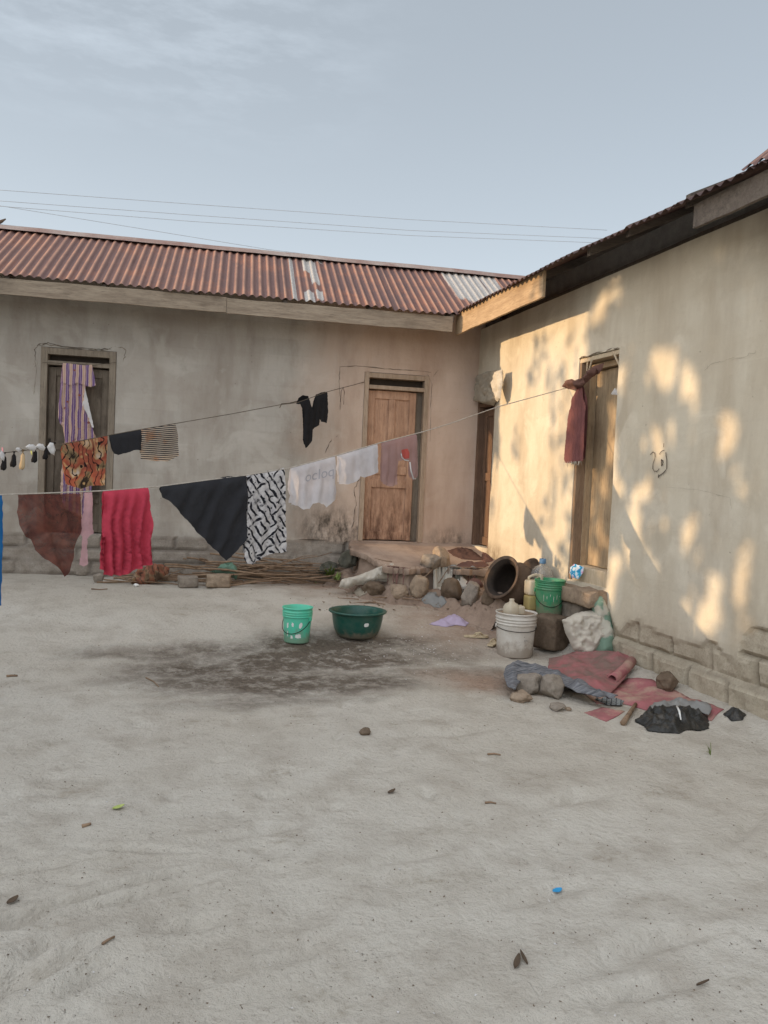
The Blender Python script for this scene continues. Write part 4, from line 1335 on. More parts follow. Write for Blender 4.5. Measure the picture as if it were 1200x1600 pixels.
def rumple(name, px, mats, height=0.05, freq=5.0, step=0.022, seed=1, base=None, ridge=1.0, soft=0.08, rag=0.006, lift=0.004, zref=None, shape=None, surf=False):
    """cloth, mat or bag lying on the ground inside the outline px; base(x, y) is the height it lies on"""
    base = base or gz
    poly = []
    for u, v in px:
        p = HT(u, v) if surf else G(u, v) if zref is None else EYE + ray(u, v) * ((zref - EYE.z) / ray(u, v).z)
        poly.append((p.x, p.y))
    pts, tris, bp = fill(poly, step, rag, seed)
    c = Vector((sum(p[0] for p in bp) / len(bp), sum(p[1] for p in bp) / len(bp), 0))
    V, UV = [], []
    for x, y in pts:
        e = min(1, edge_dist((x, y), bp) / soft)
        r = 1 - abs(fbm(x, y, seed * 1.3, freq, 3)) * 1.6 - 0.5 * abs(fbm(x, y, seed * 2.3, freq * 2.7, 3))
        hgt = lift + height * (0.25 + 0.75 * e) * max(0.05, 0.35 + 0.65 * r * ridge) * (0.35 + 0.65 * e)
        if shape: hgt += shape(x, y)
        V.append(Vector((x, y, base(x, y) + hgt)))
        UV.append((x - c.x, y - c.y))
    o = len(V)
    Fc = list(tris)
    # skirt to the ground so that it is a body with an edge
    zc = Vector((c.x, c.y, 0))
    V2 = [v - Vector((0, 0, min(0.01, 0.6 * (v.z - base(v.x, v.y)) + 0.002))) for v in V]
    V += V2
    UV += UV[:o]
    Fc += [tuple(i + o for i in t[::-1]) for t in tris]
    cnt = {}
    for t in tris:
        for a, b in ((t[0], t[1]), (t[1], t[2]), (t[2], t[0])):
            k = (min(a, b), max(a, b))
            cnt[k] = None if k in cnt else (a, b)
    for ab in cnt.values():
        if ab: Fc.append((ab[1], ab[0], ab[0] + o, ab[1] + o))
    return pymesh(name, V, Fc, mats, None, True, None, None, UV)

# ------------------------------------------------------------------ the porch of cement and rubble in the corner
def PZ(u, v, z):
    d = ray(u, v)
    return EYE + d * ((z - EYE.z) / d.z)
TOPO = [to_back(PZ(u, v, z)) for u, v, z in [(550, 854, .79), (574, 863, .74), (603, 876, .70), (640, 882, .68), (690, 880, .68), (720, 884, .67), (744, 880, .70), (770, 875, .74)]]
topo = [(p.x, p.y) for p in TOPO]
topo = [(-1.70, 0.2)] + topo + [(0.6, topo[-1][1]), (0.6, 0.2)]
LOWO = [to_back(PZ(u, v, 0.31)) for u, v in [(492, 905), (525, 917), (565, 928), (610, 934), (660, 936), (712, 942), (744, 948), (778, 956), (815, 954)]]
lowo = [(p.x, p.y) for p in LOWO]
lowo = [(lowo[0][0] + 0.05, 0.2)] + lowo + [(0.6, lowo[-1][1]), (0.6, 0.2)]
def sd(p, poly): return edge_dist(p, poly) * (1 if inside(p, poly) else -1)
def porch_h(w):
    q = to_back(w)
    p = (q.x, q.y)
    n1 = fbm(w.x, w.y, 2, 2.6, 4)
    a = sd(p, topo) - 0.075 + 0.05 * n1
    b = sd(p, lowo) + 0.09 * fbm(w.x, w.y, 8, 2.2, 4)
    g_ = gz(w.x, w.y)
    top = 0.79 - 0.165 * min(1.2, max(0, -q.y)) + 0.012 * fbm(w.x, w.y, 4, 3, 3)
    low = 0.36 + 0.10 * fbm(w.x, w.y, 6, 2.5, 4) + 0.10 * sstep(-1.3, 0, q.y)
    h = g_ - 0.03
    h = h + (low - h) * sstep(-0.03, 0.22, b)
    if b > -0.03 and a < 0.03:
        vd = noise.voronoi(Vector((w.x * 5.5, w.y * 5.5, 3.0)))[0]
        h += sstep(-.03, .08, b) * (0.085 * max(0.0, 0.55 - vd[0]) + 0.05 * min(0.25, vd[1] - vd[0]))
    h = h + max(0, top - h) * sstep(-0.012, 0.022, a)
    return h + (0.012 * fbm(w.x, w.y, 3, 9, 3) + 0.008 * fbm(w.x, w.y, 9, 22, 3)) * (1 if b > 0 else 0)
st = 0.017
xs = [-2.55 + st * i for i in range(int(2.62 / st) + 1)]
ys = [-2.3 + st * i for i in range(int(2.32 / st) + 1)]
V, at = [], {'block': [], 'stain': [], 'joint': []}
for y in ys:
    for x in xs:
        w = CORNER + EX * x + EY * y
        V.append((w.x, w.y, porch_h(w)))
        a = sd((x, y), topo)
        at['block'].append(sstep(0.0, -0.12, a) * 0.7)
        at['stain'].append(max(0.75 * sstep(0.08, 0.0, a) * sstep(-0.42, -0.15, a), sstep(0.7, 0.2, math.hypot((x + 1.95) / .55, (y + .5) / .6))))  # band under the lip paints undercut shade along with dark earth
        at['joint'].append(0.0)
nx = len(xs)
Fc = [(j * nx + i, j * nx + i + 1, (j + 1) * nx + i + 1, (j + 1) * nx + i) for j in range(len(ys) - 1) for i in range(nx - 1)]
Fc = [f for f in Fc if max(V[i][2] - gz(V[i][0], V[i][1]) for i in f) > -0.02]
po = pymesh('porch', V, Fc, M['concrete'], None, True, None, at)
# the thin worn slab on top of the rubble, its ragged lip overhanging
sp, stri, sbp = fill(topo, 0.045, 0.016, 5)
def slab_z(x, y): return 0.832 - 0.165 * min(1.2, max(0, -y)) + 0.009 * fbm(x, y, 4, 2.5, 4)
nb_ = len(sbp)
V, at2 = [], {'block': [], 'stain': [], 'joint': []}
for i, (x, y) in enumerate(sp):
    y = min(y, 0.02)
    jx_ = 0.05 * fbm(x, y, 1, 3.0, 4) if i < nb_ and y < -0.1 else 0
    w = CORNER + EX * x + EY * (y + jx_)
    V.append(Vector((w.x, w.y, slab_z(x, y) - (0.012 if i < nb_ else 0))))
    at2['stain'].append(0.5 * sstep(0.5, 0.1, math.hypot((x + 1.6) / .4, (y + .4) / .5)))
    at2['block'].append(0.0); at2['joint'].append(0.0)
o_ = len(V)
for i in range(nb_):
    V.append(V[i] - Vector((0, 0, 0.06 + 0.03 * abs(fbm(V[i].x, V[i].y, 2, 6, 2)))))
    at2['stain'].append(0.9); at2['block'].append(0.4); at2['joint'].append(0.0)  # darker towards the lower edge of the lip
Fc = [t for t in stri] + [((i + 1) % nb_, i, o_ + i, o_ + (i + 1) % nb_) for i in range(nb_)]
pymesh('slab', V, Fc, M['concrete'], po, False, None, at2)
tag(po, 'broken cement porch with a crumbling front edge in the corner of the two wings', 'porch')

# ------------------------------------------------------------------ stones and blocks
def TH(x, y):
    q = to_back(Vector((x, y, 0)))
    if not (-2.5 < q.x < 0.03 and -2.3 < q.y < 0): return gz(x, y)
    h = max(gz(x, y), porch_h(Vector((x, y, 0))))
    return max(h, slab_z(q.x, q.y)) if inside((q.x, q.y), topo) else h
def HT(u, v):                          # the spot of the ground or the rubble seen at a pixel
    d = ray(u, v)
    t = 5.0
    while t < 12:
        p = EYE + d * t
        if p.z <= TH(p.x, p.y): return Vector((p.x, p.y, TH(p.x, p.y)))
        t += 0.015
    return G(u, v)
def rock_px(u0, u1, v0, v1, mat, label, seed, boxy=0.0, rough=0.22, z=None, name='stone', cat='stone', group=None, rz=0.3, dep=1.0, sink=0.25):
    um = (u0 + u1) / 2
    if 550 < um < 790: sink = max(sink, .5)
    p = HT(um, v1)
    d = (p - EYE).dot(fw)
    w, h = (u1 - u0) * d / F_PX, (v1 - v0) * d / F_PX
    fwd = Vector((fw.x, fw.y, 0)).normalized()
    p = p + fwd * (w * 0.5 * dep * 0.7)
    if 550 < um < 790: p.z = min(p.z + .03, TH(p.x, p.y))
    else: p.z = gz(p.x, p.y)
    return rock_obj(name, p, (w / 2, w / 2 * dep, h / (2 - sink)), M[mat], seed, rz, boxy, 4, rough, label, cat, group, sink)
rock_px(566, 600, 912, 932, 'stone_dark', 'dark angular stone under the end of the torn white sack', 3, 0.5, z=0.20, dep=1.2, sink=.4)
rock_px(636, 670, 905, 933, 'stone', 'round brown stone in front of the porch, right of the torn white sack', 5, 0.2, sink=.45)
rock_px(652, 692, 893, 912, 'stone_grey', 'long flat grey stone lying on the rubble under the porch lip', 7, 0.3, z=0.42)
rock_px(674, 702, 884, 914, 'stone', 'pale upright stone at the porch edge beside the heap of scraps', 9, 0.5, z=0.5)
rock_px(722, 752, 908, 946, 'stone_grey', 'rough grey lump of rubble between the scraps and the clay pot', 11, 0.3, 0.3)
rock_px(690, 722, 908, 938, 'stone_dark', 'dark stone behind the grey scrap at the foot of the porch', 12, 0.35)
rock_px(604, 640, 918, 936, 'stone', 'low tan stone below the open mouth of the torn white sack', 13, 0.3, dep=1.3, sink=.6)
rock_px(752, 776, 925, 950, 'stone_dark', 'dark stone at the left foot of the clay pot', 15, 0.3)
rock_px(806, 850, 1053, 1086, 'stone_grey', 'grey stone holding up the woven grey mat', 17, 0.45)
rock_px(846, 884, 1056, 1092, 'stone_grey', 'pale block of stone under the folded red mat', 19, 0.6)
rock_px(797, 832, 1083, 1098, 'stone', 'flat chip of cement in front of the grey stone', 21, 0.3, rough=.3)
rock_px(858, 884, 1102, 1112, 'stone_grey', 'flat grey chip on the sand left of the red mat', 23, 0.4, rough=.3)
rock_px(882, 894, 1107, 1112, 'stone', 'small pale chip beside the flat grey chip', 24, 0.3)
rock_px(1030, 1064, 1052, 1082, 'stone_dark', 'dark stone against the foot of the cream wall, behind the red mat', 25, 0.4)
rock_px(838, 889, 962, 1021, 'stone_dark', 'worn cement block under the green bucket', 27, 0.85, 0.08, name='cement_block', cat='block', rz=0.45, dep=1.0, sink=0.1)
rock_px(274, 308, 900, 919, 'stone_grey', 'square grey block with a crack, in front of the sticks', 29, 0.9, 0.06, name='cement_block', cat='block', rz=0.1, dep=.8, sink=0.1)
rock_px(317, 361, 897, 919, 'stone', 'tan block beside the cracked grey block, under the green cloth', 31, 0.85, 0.1, name='cement_block', cat='block', rz=-0.1, dep=.7, sink=0.1)
rock_px(242, 283, 889, 905, 'stone_grey', 'smooth grey stone right of the batik bundle', 33, 0.2)
rock_px(281, 308, 884, 900, 'stone_grey', 'smaller rounded stone behind the cracked block', 35, 0.2)
rock_px(143, 160, 896, 911, 'stone_grey', 'round grey stone under the pink cloth', 37, 0.2)
rock_px(60, 92, 880, 897, 'stone_grey', 'pale lump of plaster at the wall foot behind the brown scarf', 39, 0.4)
rock_px(110, 140, 888, 900, 'stone_grey', 'low lump of plaster right of the brown scarf tip', 41, 0.4)
rock_px(208, 216, 912, 917, 'white_clean', 'tiny white pebble at the left end of the sticks', 42, 0.2)
rock_px(560, 578, 1162, 1172, 'stone_dark', 'lone dark pebble on the bare sand in the middle of the yard', 43, 0.2)
rock_px(485, 540, 880, 905, 'stone_dark', 'dark mound of rubble behind the weeds', 45, 0.3, 0.35, z=0.34)
# the cement step below the plank door and the ledge beside it
def slab(name, lo, hi, mat, label, seed, cat, n_=9, rough=0.03):
    bm = bmesh.new()
    bmesh.ops.create_cube(bm, size=1)
    bmesh.ops.subdivide_edges(bm, edges=bm.edges[:], cuts=n_, use_grid_fill=True)
    lo, hi = Vector(lo), Vector(hi)
    for v in bm.verts:
        c = v.co * 2
        k = max(abs(c.x), abs(c.y), abs(c.z))
        r = Vector((c.x, c.y, c.z)).normalized()
        q = c.lerp(r * 1.25, 0.10)
        p = Vector((lo.x + (hi.x - lo.x) * (q.x + 1) / 2, lo.y + (hi.y - lo.y) * (q.y + 1) / 2, lo.z + (hi.z - lo.z) * (q.z + 1) / 2))
        d = Vector((fbm(p.x, p.y, p.z + seed, 4, 4), fbm(p.x + 9, p.y, p.z + seed, 4, 4), fbm(p.x, p.y + 9, p.z + seed, 4, 4)))
        v.co = p + d * rough
    return tag(link(name, bm, M[mat], None, True), label, cat)
slab('step', (4.04, 6.47, 0.51), (4.27, 7.24, 0.665), 'stone', 'thick broken cement slab below the plank door', 3, 'step')
slab('step', (4.08, 6.70, -0.05), (4.27, 7.2, 0.505), 'stone_grey', 'cracked lower course under the cement slab at the plank door', 6, 'step')
slab('ledge', (3.73, 7.12, -0.05), (4.27, 7.44, 0.37), 'stone_dark', 'low cement ledge under the water bottle and the jerrycan', 9, 'ledge', 9, 0.025)
ZL = 0.37

# ------------------------------------------------------------------ sticks
stick_me = []
rnd = random.Random(21)
for k in range(9):
    L = rnd.uniform(0.7, 1.7)
    r_ = rnd.uniform(0.006, 0.014)
    pts, y_, z_ = [], 0, 0
    for i in range(9):
        t = i / 8 - .5
        y_ += rnd.gauss(0, .014)
        z_ += rnd.gauss(0, .010)
        pts.append((t * L, y_, z_))
    bm = bmesh.new()
    bm_tube(bm, pts, [r_ * (1.15 - .6 * i / 8) for i in range(9)], 6)
    if k % 2:
        q = Vector(pts[4])
        bm_tube(bm, [q, q + Vector((.12, .05, .05)), q + Vector((.3, .08, .10))], [r_ * .6, r_ * .5, r_ * .3], 5)
    bmesh.ops.recalc_face_normals(bm, faces=bm.faces)
    me = bpy.data.meshes.new('firewood_stick')
    bm.to_mesh(me)
    bm.free()
    me.materials.append(M['stick'])
    for p in me.polygons: p.use_smooth = True
    stick_me.append(me)
def stick(u, v, zz, yaw_, tilt, label, group, k):
    o = bpy.data.objects.new('firewood_stick', stick_me[k % 9])
    COL.objects.link(o)
    p = G(u, v)
    o.location = (p.x, p.y, gz(p.x, p.y) + zz)
    o.rotation_euler = (rnd.uniform(0, 6), tilt, A6 + yaw_)
    return tag(o, label, 'stick', group)
for k in range(84):
    t = rnd.betavariate(1.3, 1.8)
    stick(rnd.gauss(442, 30), 915 - 22 * rnd.random(), 0.012 + 0.27 * t, rnd.gauss(0, .2), rnd.gauss(0, .085),
          'thin dry stick in the long heap of firewood along the grey wall', 'firewood heap along the grey wall', k)
for k in range(7):
    stick(rnd.uniform(455, 505), rnd.uniform(893, 905), 0.14 + .05 * k / 2, rnd.uniform(-1.1, 1.1), rnd.uniform(-.55, -.15),
          'thin dry stick slanting up out of the firewood towards the porch', 'sticks slanting out of the firewood', k + 3)
for k in range(13):
    stick(rnd.uniform(228, 300), rnd.uniform(903, 915), 0.012 + 0.05 * rnd.random(), rnd.gauss(.05, .16), rnd.gauss(0, .02),
          'thin dry stick lying left of the cracked block', 'sticks lying left of the cracked block', k)
for k in range(10):
    stick(rnd.uniform(322, 352), rnd.uniform(893, 910), 0.05 + 0.15 * rnd.random(), rnd.gauss(.35, .4), rnd.gauss(.12, .15),
          'dry stick poking out round the green cloth', 'sticks round the green cloth', k)
def twig_px(name, pxs, r, label, mat='stick', up=0.006, cat='twig'):
    pts = [G(u, v) + Vector((0, 0, up)) for u, v in pxs]
    o = tube_obj(name, pts, [r * (1 - .5 * i / len(pts)) for i in range(len(pts))], M[mat], None, 6)
    return tag(o, label, cat)
for k, (a, b) in enumerate([((726, 953), (775, 958)), ((740, 962), (790, 955)), ((748, 966), (782, 964)), ((735, 957), (760, 968)), ((765, 950), (785, 968))]):
    tag(twig_px('twig', [a, ((a[0] + b[0]) / 2, (a[1] + b[1]) / 2 - 2), b], .008, None, 'stick', .012 + .006 * k), 'dark twig in the small heap between the clay pot and the white bucket', 'twig', 'twigs left of the white bucket')

# ------------------------------------------------------------------ clothes lines
PA0 = back_w(568, 597, 0.05)
DA = Vector((-0.888, -0.460, 0)).normalized()
NA = Vector((DA.y, -DA.x, 0))
if NA.y > 0: NA = -NA
LA = [hit(u, v, PA0, NA) for u, v in [(569, 597), (535, 606), (512, 612), (465, 629), (440, 632), (360, 647), (278, 661), (220, 671), (170, 680), (100, 694), (60, 701), (20, 706), (-40, 712), (-120, 716)]]
PB0 = right_w(886, 606, 0.06)
DB = Vector((-1, -0.35, 0)).normalized()
NB = Vector((DB.y, -DB.x, 0))
if NB.y > 0: NB = -NB
LB = [hit(u, v, PB0, NB) for u, v in [(886, 606), (780, 635), (700, 663), (660, 675), (590, 693), (525, 712), (450, 732), (385, 742.5), (310, 752), (250, 760), (160, 767), (60, 771), (0, 773), (-80, 774), (-160, 774)]]
LB = [right_w(914, 594, 0.0)] + LB
tag(tube_obj('clothes_line', LA, 0.0042, M['twine']), 'thin dark clothes line running from the brown door frame to the left', 'clothes line')
tag(tube_obj('clothes_line', LB, 0.0045, M['rope']), 'pale rope clothes line sagging from the plank door to the left', 'clothes line')
for nm, L_ in (('upper', LA), ('lower', LB)):
    e = L_[-1]
    tag(tube_obj('clothes_pole', [Vector((e.x, e.y, -0.2)), Vector((e.x + .01, e.y, 1.0)), Vector((e.x, e.y + .01, e.z + .15))], [.035, .032, .026], M['stick']),
        'rough wooden pole at the left end of the %s clothes line' % ('thin dark' if nm == 'upper' else 'pale rope'), 'pole')
tag(tube_obj('string', [hit(u, v, PA0, NA) for u, v in [(532, 628), (533, 612), (536, 605), (538, 612), (537, 632)]], 0.004, M['twine']), 'loop of string hooked on the thin line beside the brown door', 'string')
tag(tube_obj('string', [hit(u, v, PA0, NA) for u, v in [(437, 637), (440, 631), (452, 630), (464, 627)]], 0.006, M['twine']), 'knotted end of string on the thin line left of the black leggings', 'string')
PLA, PLB = (PA0, DA, NA), (PB0, DB, NB)

# upper line
LT = 'laundry'
h_ = hang('batik_cloth', [(97, 693), (168, 681), (167, 700), (165, 722), (163, 758), (140, 759), (125, 764), (116, 761), (102, 756), (98, 735), (95, 712)], PLA, LA, M['batik'], None, (.008, .14, .5), back=0.7, seed=2)
tag(h_.o, 'orange, black and cream batik cloth on the thin upper line', 'cloth', LT)
h_ = hang('shorts', [(170, 680), (220, 671), (222, 699), (219, 704), (212, 703), (196, 708), (184, 711), (177, 709), (174, 698)], PLA, LA, M['black_cloth'], None, (.008, .13, 1.), back=0.9, seed=3)
tag(h_.o, 'small black shorts between the batik cloth and the striped cloth', 'shorts', LT)
h_ = hang('striped_cloth', [(221, 671), (274, 662), (277, 680), (278, 712), (262, 721), (240, 720), (219, 717)], PLA, LA, M['stripe'], None, (.008, .2, .2), back=0.8, seed=4)
tag(h_.o, 'fine black and tan striped cloth, rightmost of the three small cloths on the thin line', 'cloth', LT)
h_ = hang('leggings', [(463, 631), (466, 622), (473, 617), (482, 619), (484, 630), (488, 641), (490, 630), (493, 617), (503, 613), (511, 612), (511, 628), (512, 645), (510, 661), (501, 659), (499, 652), (498, 664), (488, 671), (487, 688), (481, 697), (476, 700), (474, 692), (474, 660), (473, 640), (470, 632)], PLA, LA, M['black_knit'], None, (.006, .09, .2), step=.016, back=0.93, seed=5)
tag(h_.o, 'crumpled black leggings on the thin line beside the brown door', 'leggings', LT)
def sock(u, v0, v1, mat, label, wid=0.028, foot=1, name='sock'):
    a, b = hit(u, v0, PA0, NA), hit(u - 1, v1, PA0, NA)
    L = (a - b).length
    pts = [a + Vector((0, 0, .012)), a.lerp(b, .25), a.lerp(b, .55), a.lerp(b, .8) + DA * .004 * foot, b.lerp(a, .04) + DA * .006 * foot, b]
    o = tube_obj(name, pts, [(wid * .55, .010), (wid * .7, .012), (wid * .8, .014), (wid * 1.05, .016), (wid * .85, .014), (wid * .3, .006)], M[mat], None, 10)
    return tag(o, label, 'sock', 'socks on the thin line')
sock(7, 709, 735, 'sock_black', 'long black sock, leftmost on the thin line')
sock(22, 707, 730, 'sock_black', 'black sock on the thin line just left of the tan sock')
sock(36, 704, 734, 'sock_tan', 'tan sock with a dark edge among the black socks')
sock(55, 701, 723, 'sock_black', 'black sock on the thin line just right of the tan sock', .027)
sock(72, 699, 718, 'sock_black', 'short black sock nearest the batik cloth', .025)
for k, (u, v, du, dv, la) in enumerate([(28, 703, 5, 4, 'white knotted sock top between the two left black socks'), (48, 700, 9, 6, 'white folded sock above the yellow peg'),
                                       (63, 699, 8, 6, 'white folded sock between the two right black socks'), (80, 702, 7, 11, 'white ankle sock, last before the batik cloth'), (3, 713, 5, 9, 'white cloth end at the very left of the thin line')]):
    pl_ = (PA0 + NA * 0.012, DA, NA)
    tag(pillow('white_sock', [(u - du, v - dv * .3), (u - du * .3, v - dv), (u + du * .5, v - dv * .9), (u + du, v), (u + du * .7, v + dv * .9), (u - du * .2, v + dv * .5)], pl_, .014, M['sock_white'], None, .012, .008, k, .02), la, 'sock', 'white socks on the thin line')
def peg(u, v0, v1, mat, label):
    a, b = hit(u, v0, PA0, NA), hit(u + 1, v1, PA0, NA)
    tag(tube_obj('clothes_peg', [a + NA * .012, a.lerp(b, .5) + NA * .012, b + NA * .014], [(.007, .005), (.009, .006), (.006, .004)], M[mat], None, 6), label, 'clothes peg', 'clothes pegs')
peg(3, 699, 712, 'peg_pink', 'pink clothes peg at the left end of the thin line')
peg(48, 704, 711, 'peg_yellow', 'yellow clothes peg below the white folded sock')

# lower line
h_ = hang('blue_cloth', [(-70, 774), (3, 773), (4, 830), (2, 880), (1, 945), (-30, 950), (-70, 950)], PLB, LB, M['blue_cloth'], None, (.012, .15, 0), back=0.9, seed=6)
tag(h_.o, 'blue cloth at the left edge of the picture, on the pale rope', 'cloth', LT)
h_ = hang('scarf', [(28, 773), (60, 772), (100, 772), (125, 771), (126, 800), (126, 825), (120, 850), (113, 876), (105, 898), (102, 902), (97, 893), (84, 882), (66, 870), (56, 860), (49, 843), (38, 838), (30, 820), (26, 800)], PLB, LB, M['sheer'], None, (.038, .13, .4), gap=.006, seed=7, crum=.022, pull=-.2)
tag(h_.o, 'sheer brown scarf hanging to a point from the pale rope', 'scarf', LT)
h_ = hang('pink_cloth', [(131, 770), (144, 769), (144, 800), (145, 822), (146, 834), (140, 836), (136, 842), (136, 882), (130, 885), (124, 882), (127, 850), (128, 838), (123, 834), (126, 815), (130, 800)], PLB, LB, M['pink_sheer'], None, (.010, .045, .4), step=.016, gap=.006, seed=8)
tag(h_.o, 'thin pale pink cloth gathered beside the brown scarf', 'cloth', LT)
h_ = hang('red_cloth', [(161, 767), (196, 764), (231, 762), (234, 800), (235, 850), (236, 881), (222, 884), (206, 892), (190, 898), (172, 899), (157, 896), (158, 850), (160, 800)], PLB, LB, M['red_cloth'], None, (.052, .075, .3), back=0.95, gap=.03, seed=9, crum=.003)
tag(h_.o, 'crimson red cloth in even folds on the pale rope', 'cloth', LT)
h_ = hang('black_cloth', [(249, 766), (252, 759), (275, 757), (300, 754), (330, 749), (356, 744), (384, 742.5), (384, 790), (384, 828), (381, 842), (370, 858), (360, 870), (353, 876), (345, 869), (320, 845), (290, 812), (262, 782), (252, 777)], PLB, LB, M['black_cloth'], None, (.020, .19, 1.2), back=0.6, gap=.022, seed=10, crum=.016, pull=.5)
tag(h_.o, 'large black cloth pulled into a triangle, middle of the pale rope', 'cloth', LT)
h_ = hang('patterned_cloth', [(385, 743), (414, 737), (444, 731), (445, 790), (445, 861), (438, 864), (428, 863), (408, 871), (393, 882), (384, 880), (380, 873), (383, 830), (386, 780)], PLB, LB, M['leafprint'], None, (.014, .11, .8), back=0.9, gap=.016, seed=11)
tag(h_.o, 'black and white leaf print cloth right of the black triangle', 'cloth', LT)
sh1 = hang('shirt', [(454, 731), (470, 727), (500, 719), (523, 713), (523, 735), (522, 755), (525, 766), (523, 780), (515, 787), (509, 793), (505, 788), (495, 785), (488, 787), (482, 795), (472, 796), (466, 791), (453, 788), (455, 776), (451, 766), (453, 750)], PLB, LB, M['white_cloth'], None, (.012, .12, .3), step=.018, back=0.96, gap=.016, seed=12, crum=.010)
tag(sh1.o, 'small white shirt with a faded grey print showing through', 'shirt', LT)
h_ = hang('shirt', [(526, 712), (560, 703), (589, 694), (589, 720), (589, 738), (578, 743), (568, 746), (561, 744), (556, 752), (549, 755), (540, 757), (528, 756), (529, 745), (526, 735), (528, 722)], PLB, LB, M['white_cloth'], None, (.010, .13, 1.1), step=.018, back=0.93, gap=.016, seed=13, crum=.008)
h_.o.name = 'plain_shirt'
tag(h_.o, 'plain white shirt without print, hung upside down left of the brown door panels', 'shirt', LT)
tr_ = hang('trousers', [(596, 692), (616, 687), (636, 682), (650, 678), (651, 700), (652, 743), (648, 750), (642, 750), (639, 742), (638, 722), (632, 719), (622, 720), (620, 740), (619, 757), (612, 760), (603, 759), (597, 756), (595, 735), (597, 712)], PLB, LB, M['pink_trouser'], None, (.009, .08, .3), step=.016, back=0.95, gap=.014, seed=14, crum=.008)
tag(tr_.o, 'thin pink child trousers in front of the brown door', 'trousers', LT)
def patch_on(sheet, px, mat, name, parent, e=.004):
    poly = [sheet.sz(u, v) for u, v in px]
    pts, tris, bp = fill(poly, .012, 0, 3)
    pymesh(name, [sheet.at(s, z, e) for s, z in pts], tris, M[mat], parent, True, None, None, [(s, z) for s, z in pts])
patch_on(tr_, [(625, 703), (634, 701), (638, 708), (637, 716), (630, 717), (626, 712)], 'red_patch', 'patch', tr_.o)
tube_obj('trim', [tr_.at(*tr_.sz(u, v), .006) for u, v in [(624, 709), (626, 715), (631, 719), (636, 720)]], .005, M['sock_white'], tr_.o, 6)
tube_obj('trim', [tr_.at(*tr_.sz(u, v), .006) for u, v in [(638, 722), (640, 735), (643, 748), (648, 748)]], .007, M['sock_white'], tr_.o, 6)
# the print on the shirt, seen reversed through the cloth
tcu = bpy.data.curves.new('print', 'FONT')
tcu.body = 'ocloq'
tcu.size = 1
to_ = bpy.data.objects.new('print', tcu)
COL.objects.link(to_)
dg = bpy.context.evaluated_depsgraph_get()
tme = bpy.data.meshes.new_from_object(to_.evaluated_get(dg))
bpy.data.objects.remove(to_)
xs_ = [v.co.x for v in tme.vertices]
s0_, z0_ = sh1.sz(475, 753)
s1_, z1_ = sh1.sz(519, 743)
k_ = (s1_ - s0_) / (max(xs_) - min(xs_))
bm = bmesh.new()
bm.from_mesh(tme)
bmesh.ops.triangulate(bm, faces=bm.faces)
bmesh.ops.subdivide_edges(bm, edges=bm.edges[:], cuts=1)
for v in bm.verts:
    s = s0_ + (v.co.x - min(xs_)) * k_
    z = z0_ + (z1_ - z0_) * (s - s0_) / (s1_ - s0_) + v.co.y * abs(k_) * 0.95
    v.co = sh1.at(s, z, .0035)
link('print', bm, M['print'], sh1.o)
bpy.data.meshes.remove(tme)

# towel, rag and cloth flap at the plank door
PT = (right_w(900, 650, 0.10), Vector((0, -1, 0)), Vector((-1, 0, 0)))
h_ = hang('towel', [(905, 605), (911, 603), (914, 622), (916, 640), (915, 690), (912, 720), (900, 721), (893, 724), (886, 723), (882, 709), (885, 680), (889, 655), (894, 630), (901, 610)], PT, None, M['towel'], None, (.014, .075, .6), back=0.97, gap=.016, seed=15, step=.018)
tag(h_.o, 'maroon towel with a frayed hem hanging beside the plank door', 'towel', LT)
bm = bmesh.new()
rnd = random.Random(4)
for k in range(26):
    t = k / 25
    p = h_.at(*h_.sz(884 + 26 * t, 722 - 1.5 * t), 0)
    bm_tube(bm, [p, p + Vector((rnd.uniform(-.008, .008), rnd.uniform(-.008, .008), -.022)), p + Vector((rnd.uniform(-.016, .016), rnd.uniform(-.014, .014), -rnd.uniform(.035, .06)))], [.0028, .002, .001], 4)
link('fringe', bm, M['sack'], h_.o)
tag(pillow('rag', [(882, 605), (886, 597), (893, 592), (901, 596), (913, 589), (926, 577), (932, 575), (930, 584), (918, 597), (909, 604), (897, 609), (888, 608)], (right_w(905, 598, 0.12), Vector((0, -1, 0)), Vector((-1, 0, 0))), .03, M['rag'], None, .014, .045, 13, .03),
    'dark brown rag wound round the end of the pale rope', 'rag')
PR = (right_w(930, 580, 0.07), Vector((0, -1, 0)), Vector((-1, 0, 0)))
tag(pillow('cloth_flap', [(920, 582), (927, 572), (944, 567), (941, 577), (935, 585), (926, 584)], PR, .010, M['rag'], None, .016, .01, 6, .03), 'stiff dusty pink cloth flap stuck under the lintel of the plank door', 'cloth')
PF = (right_w(960, 608, -0.05), Vector((0, -1, 0)), Vector((-1, 0, 0)))
tag(pillow('paper_scrap', [(954, 616), (961, 606), (963, 611), (965, 599), (966, 617)], PF, .006, M['lining'], None, .014, .006, 6, .02), 'torn white paper scrap on the plank door', 'paper')
# sack over the corner door
PS = (right_w(765, 605, 0.08), Vector((0, -1, 0)), Vector((-1, 0, 0)))
tag(pillow('sack', [(749, 586), (762, 581), (777, 578), (777, 600), (777, 622), (771, 634), (756, 631), (743, 627), (747, 612)], PS, .05, M['sack_grey'], None, .022, .04, 3, .05), 'dusty grey sack stuffed over the top of the corner door', 'sack')  # grey colour paints the shade of the side that faces away
PS2 = (right_w(780, 600, 0.17), Vector((0, -1, 0)), Vector((-1, 0, 0)))
tag(pillow('sack_flap', [(775, 580), (785, 577), (785, 598), (782, 622), (777, 628), (772, 612), (769, 600)], PS2, .025, M['sack'], None, .018, .02, 5, .05), 'spotted cream sack end catching the sun at the corner door', 'sack')
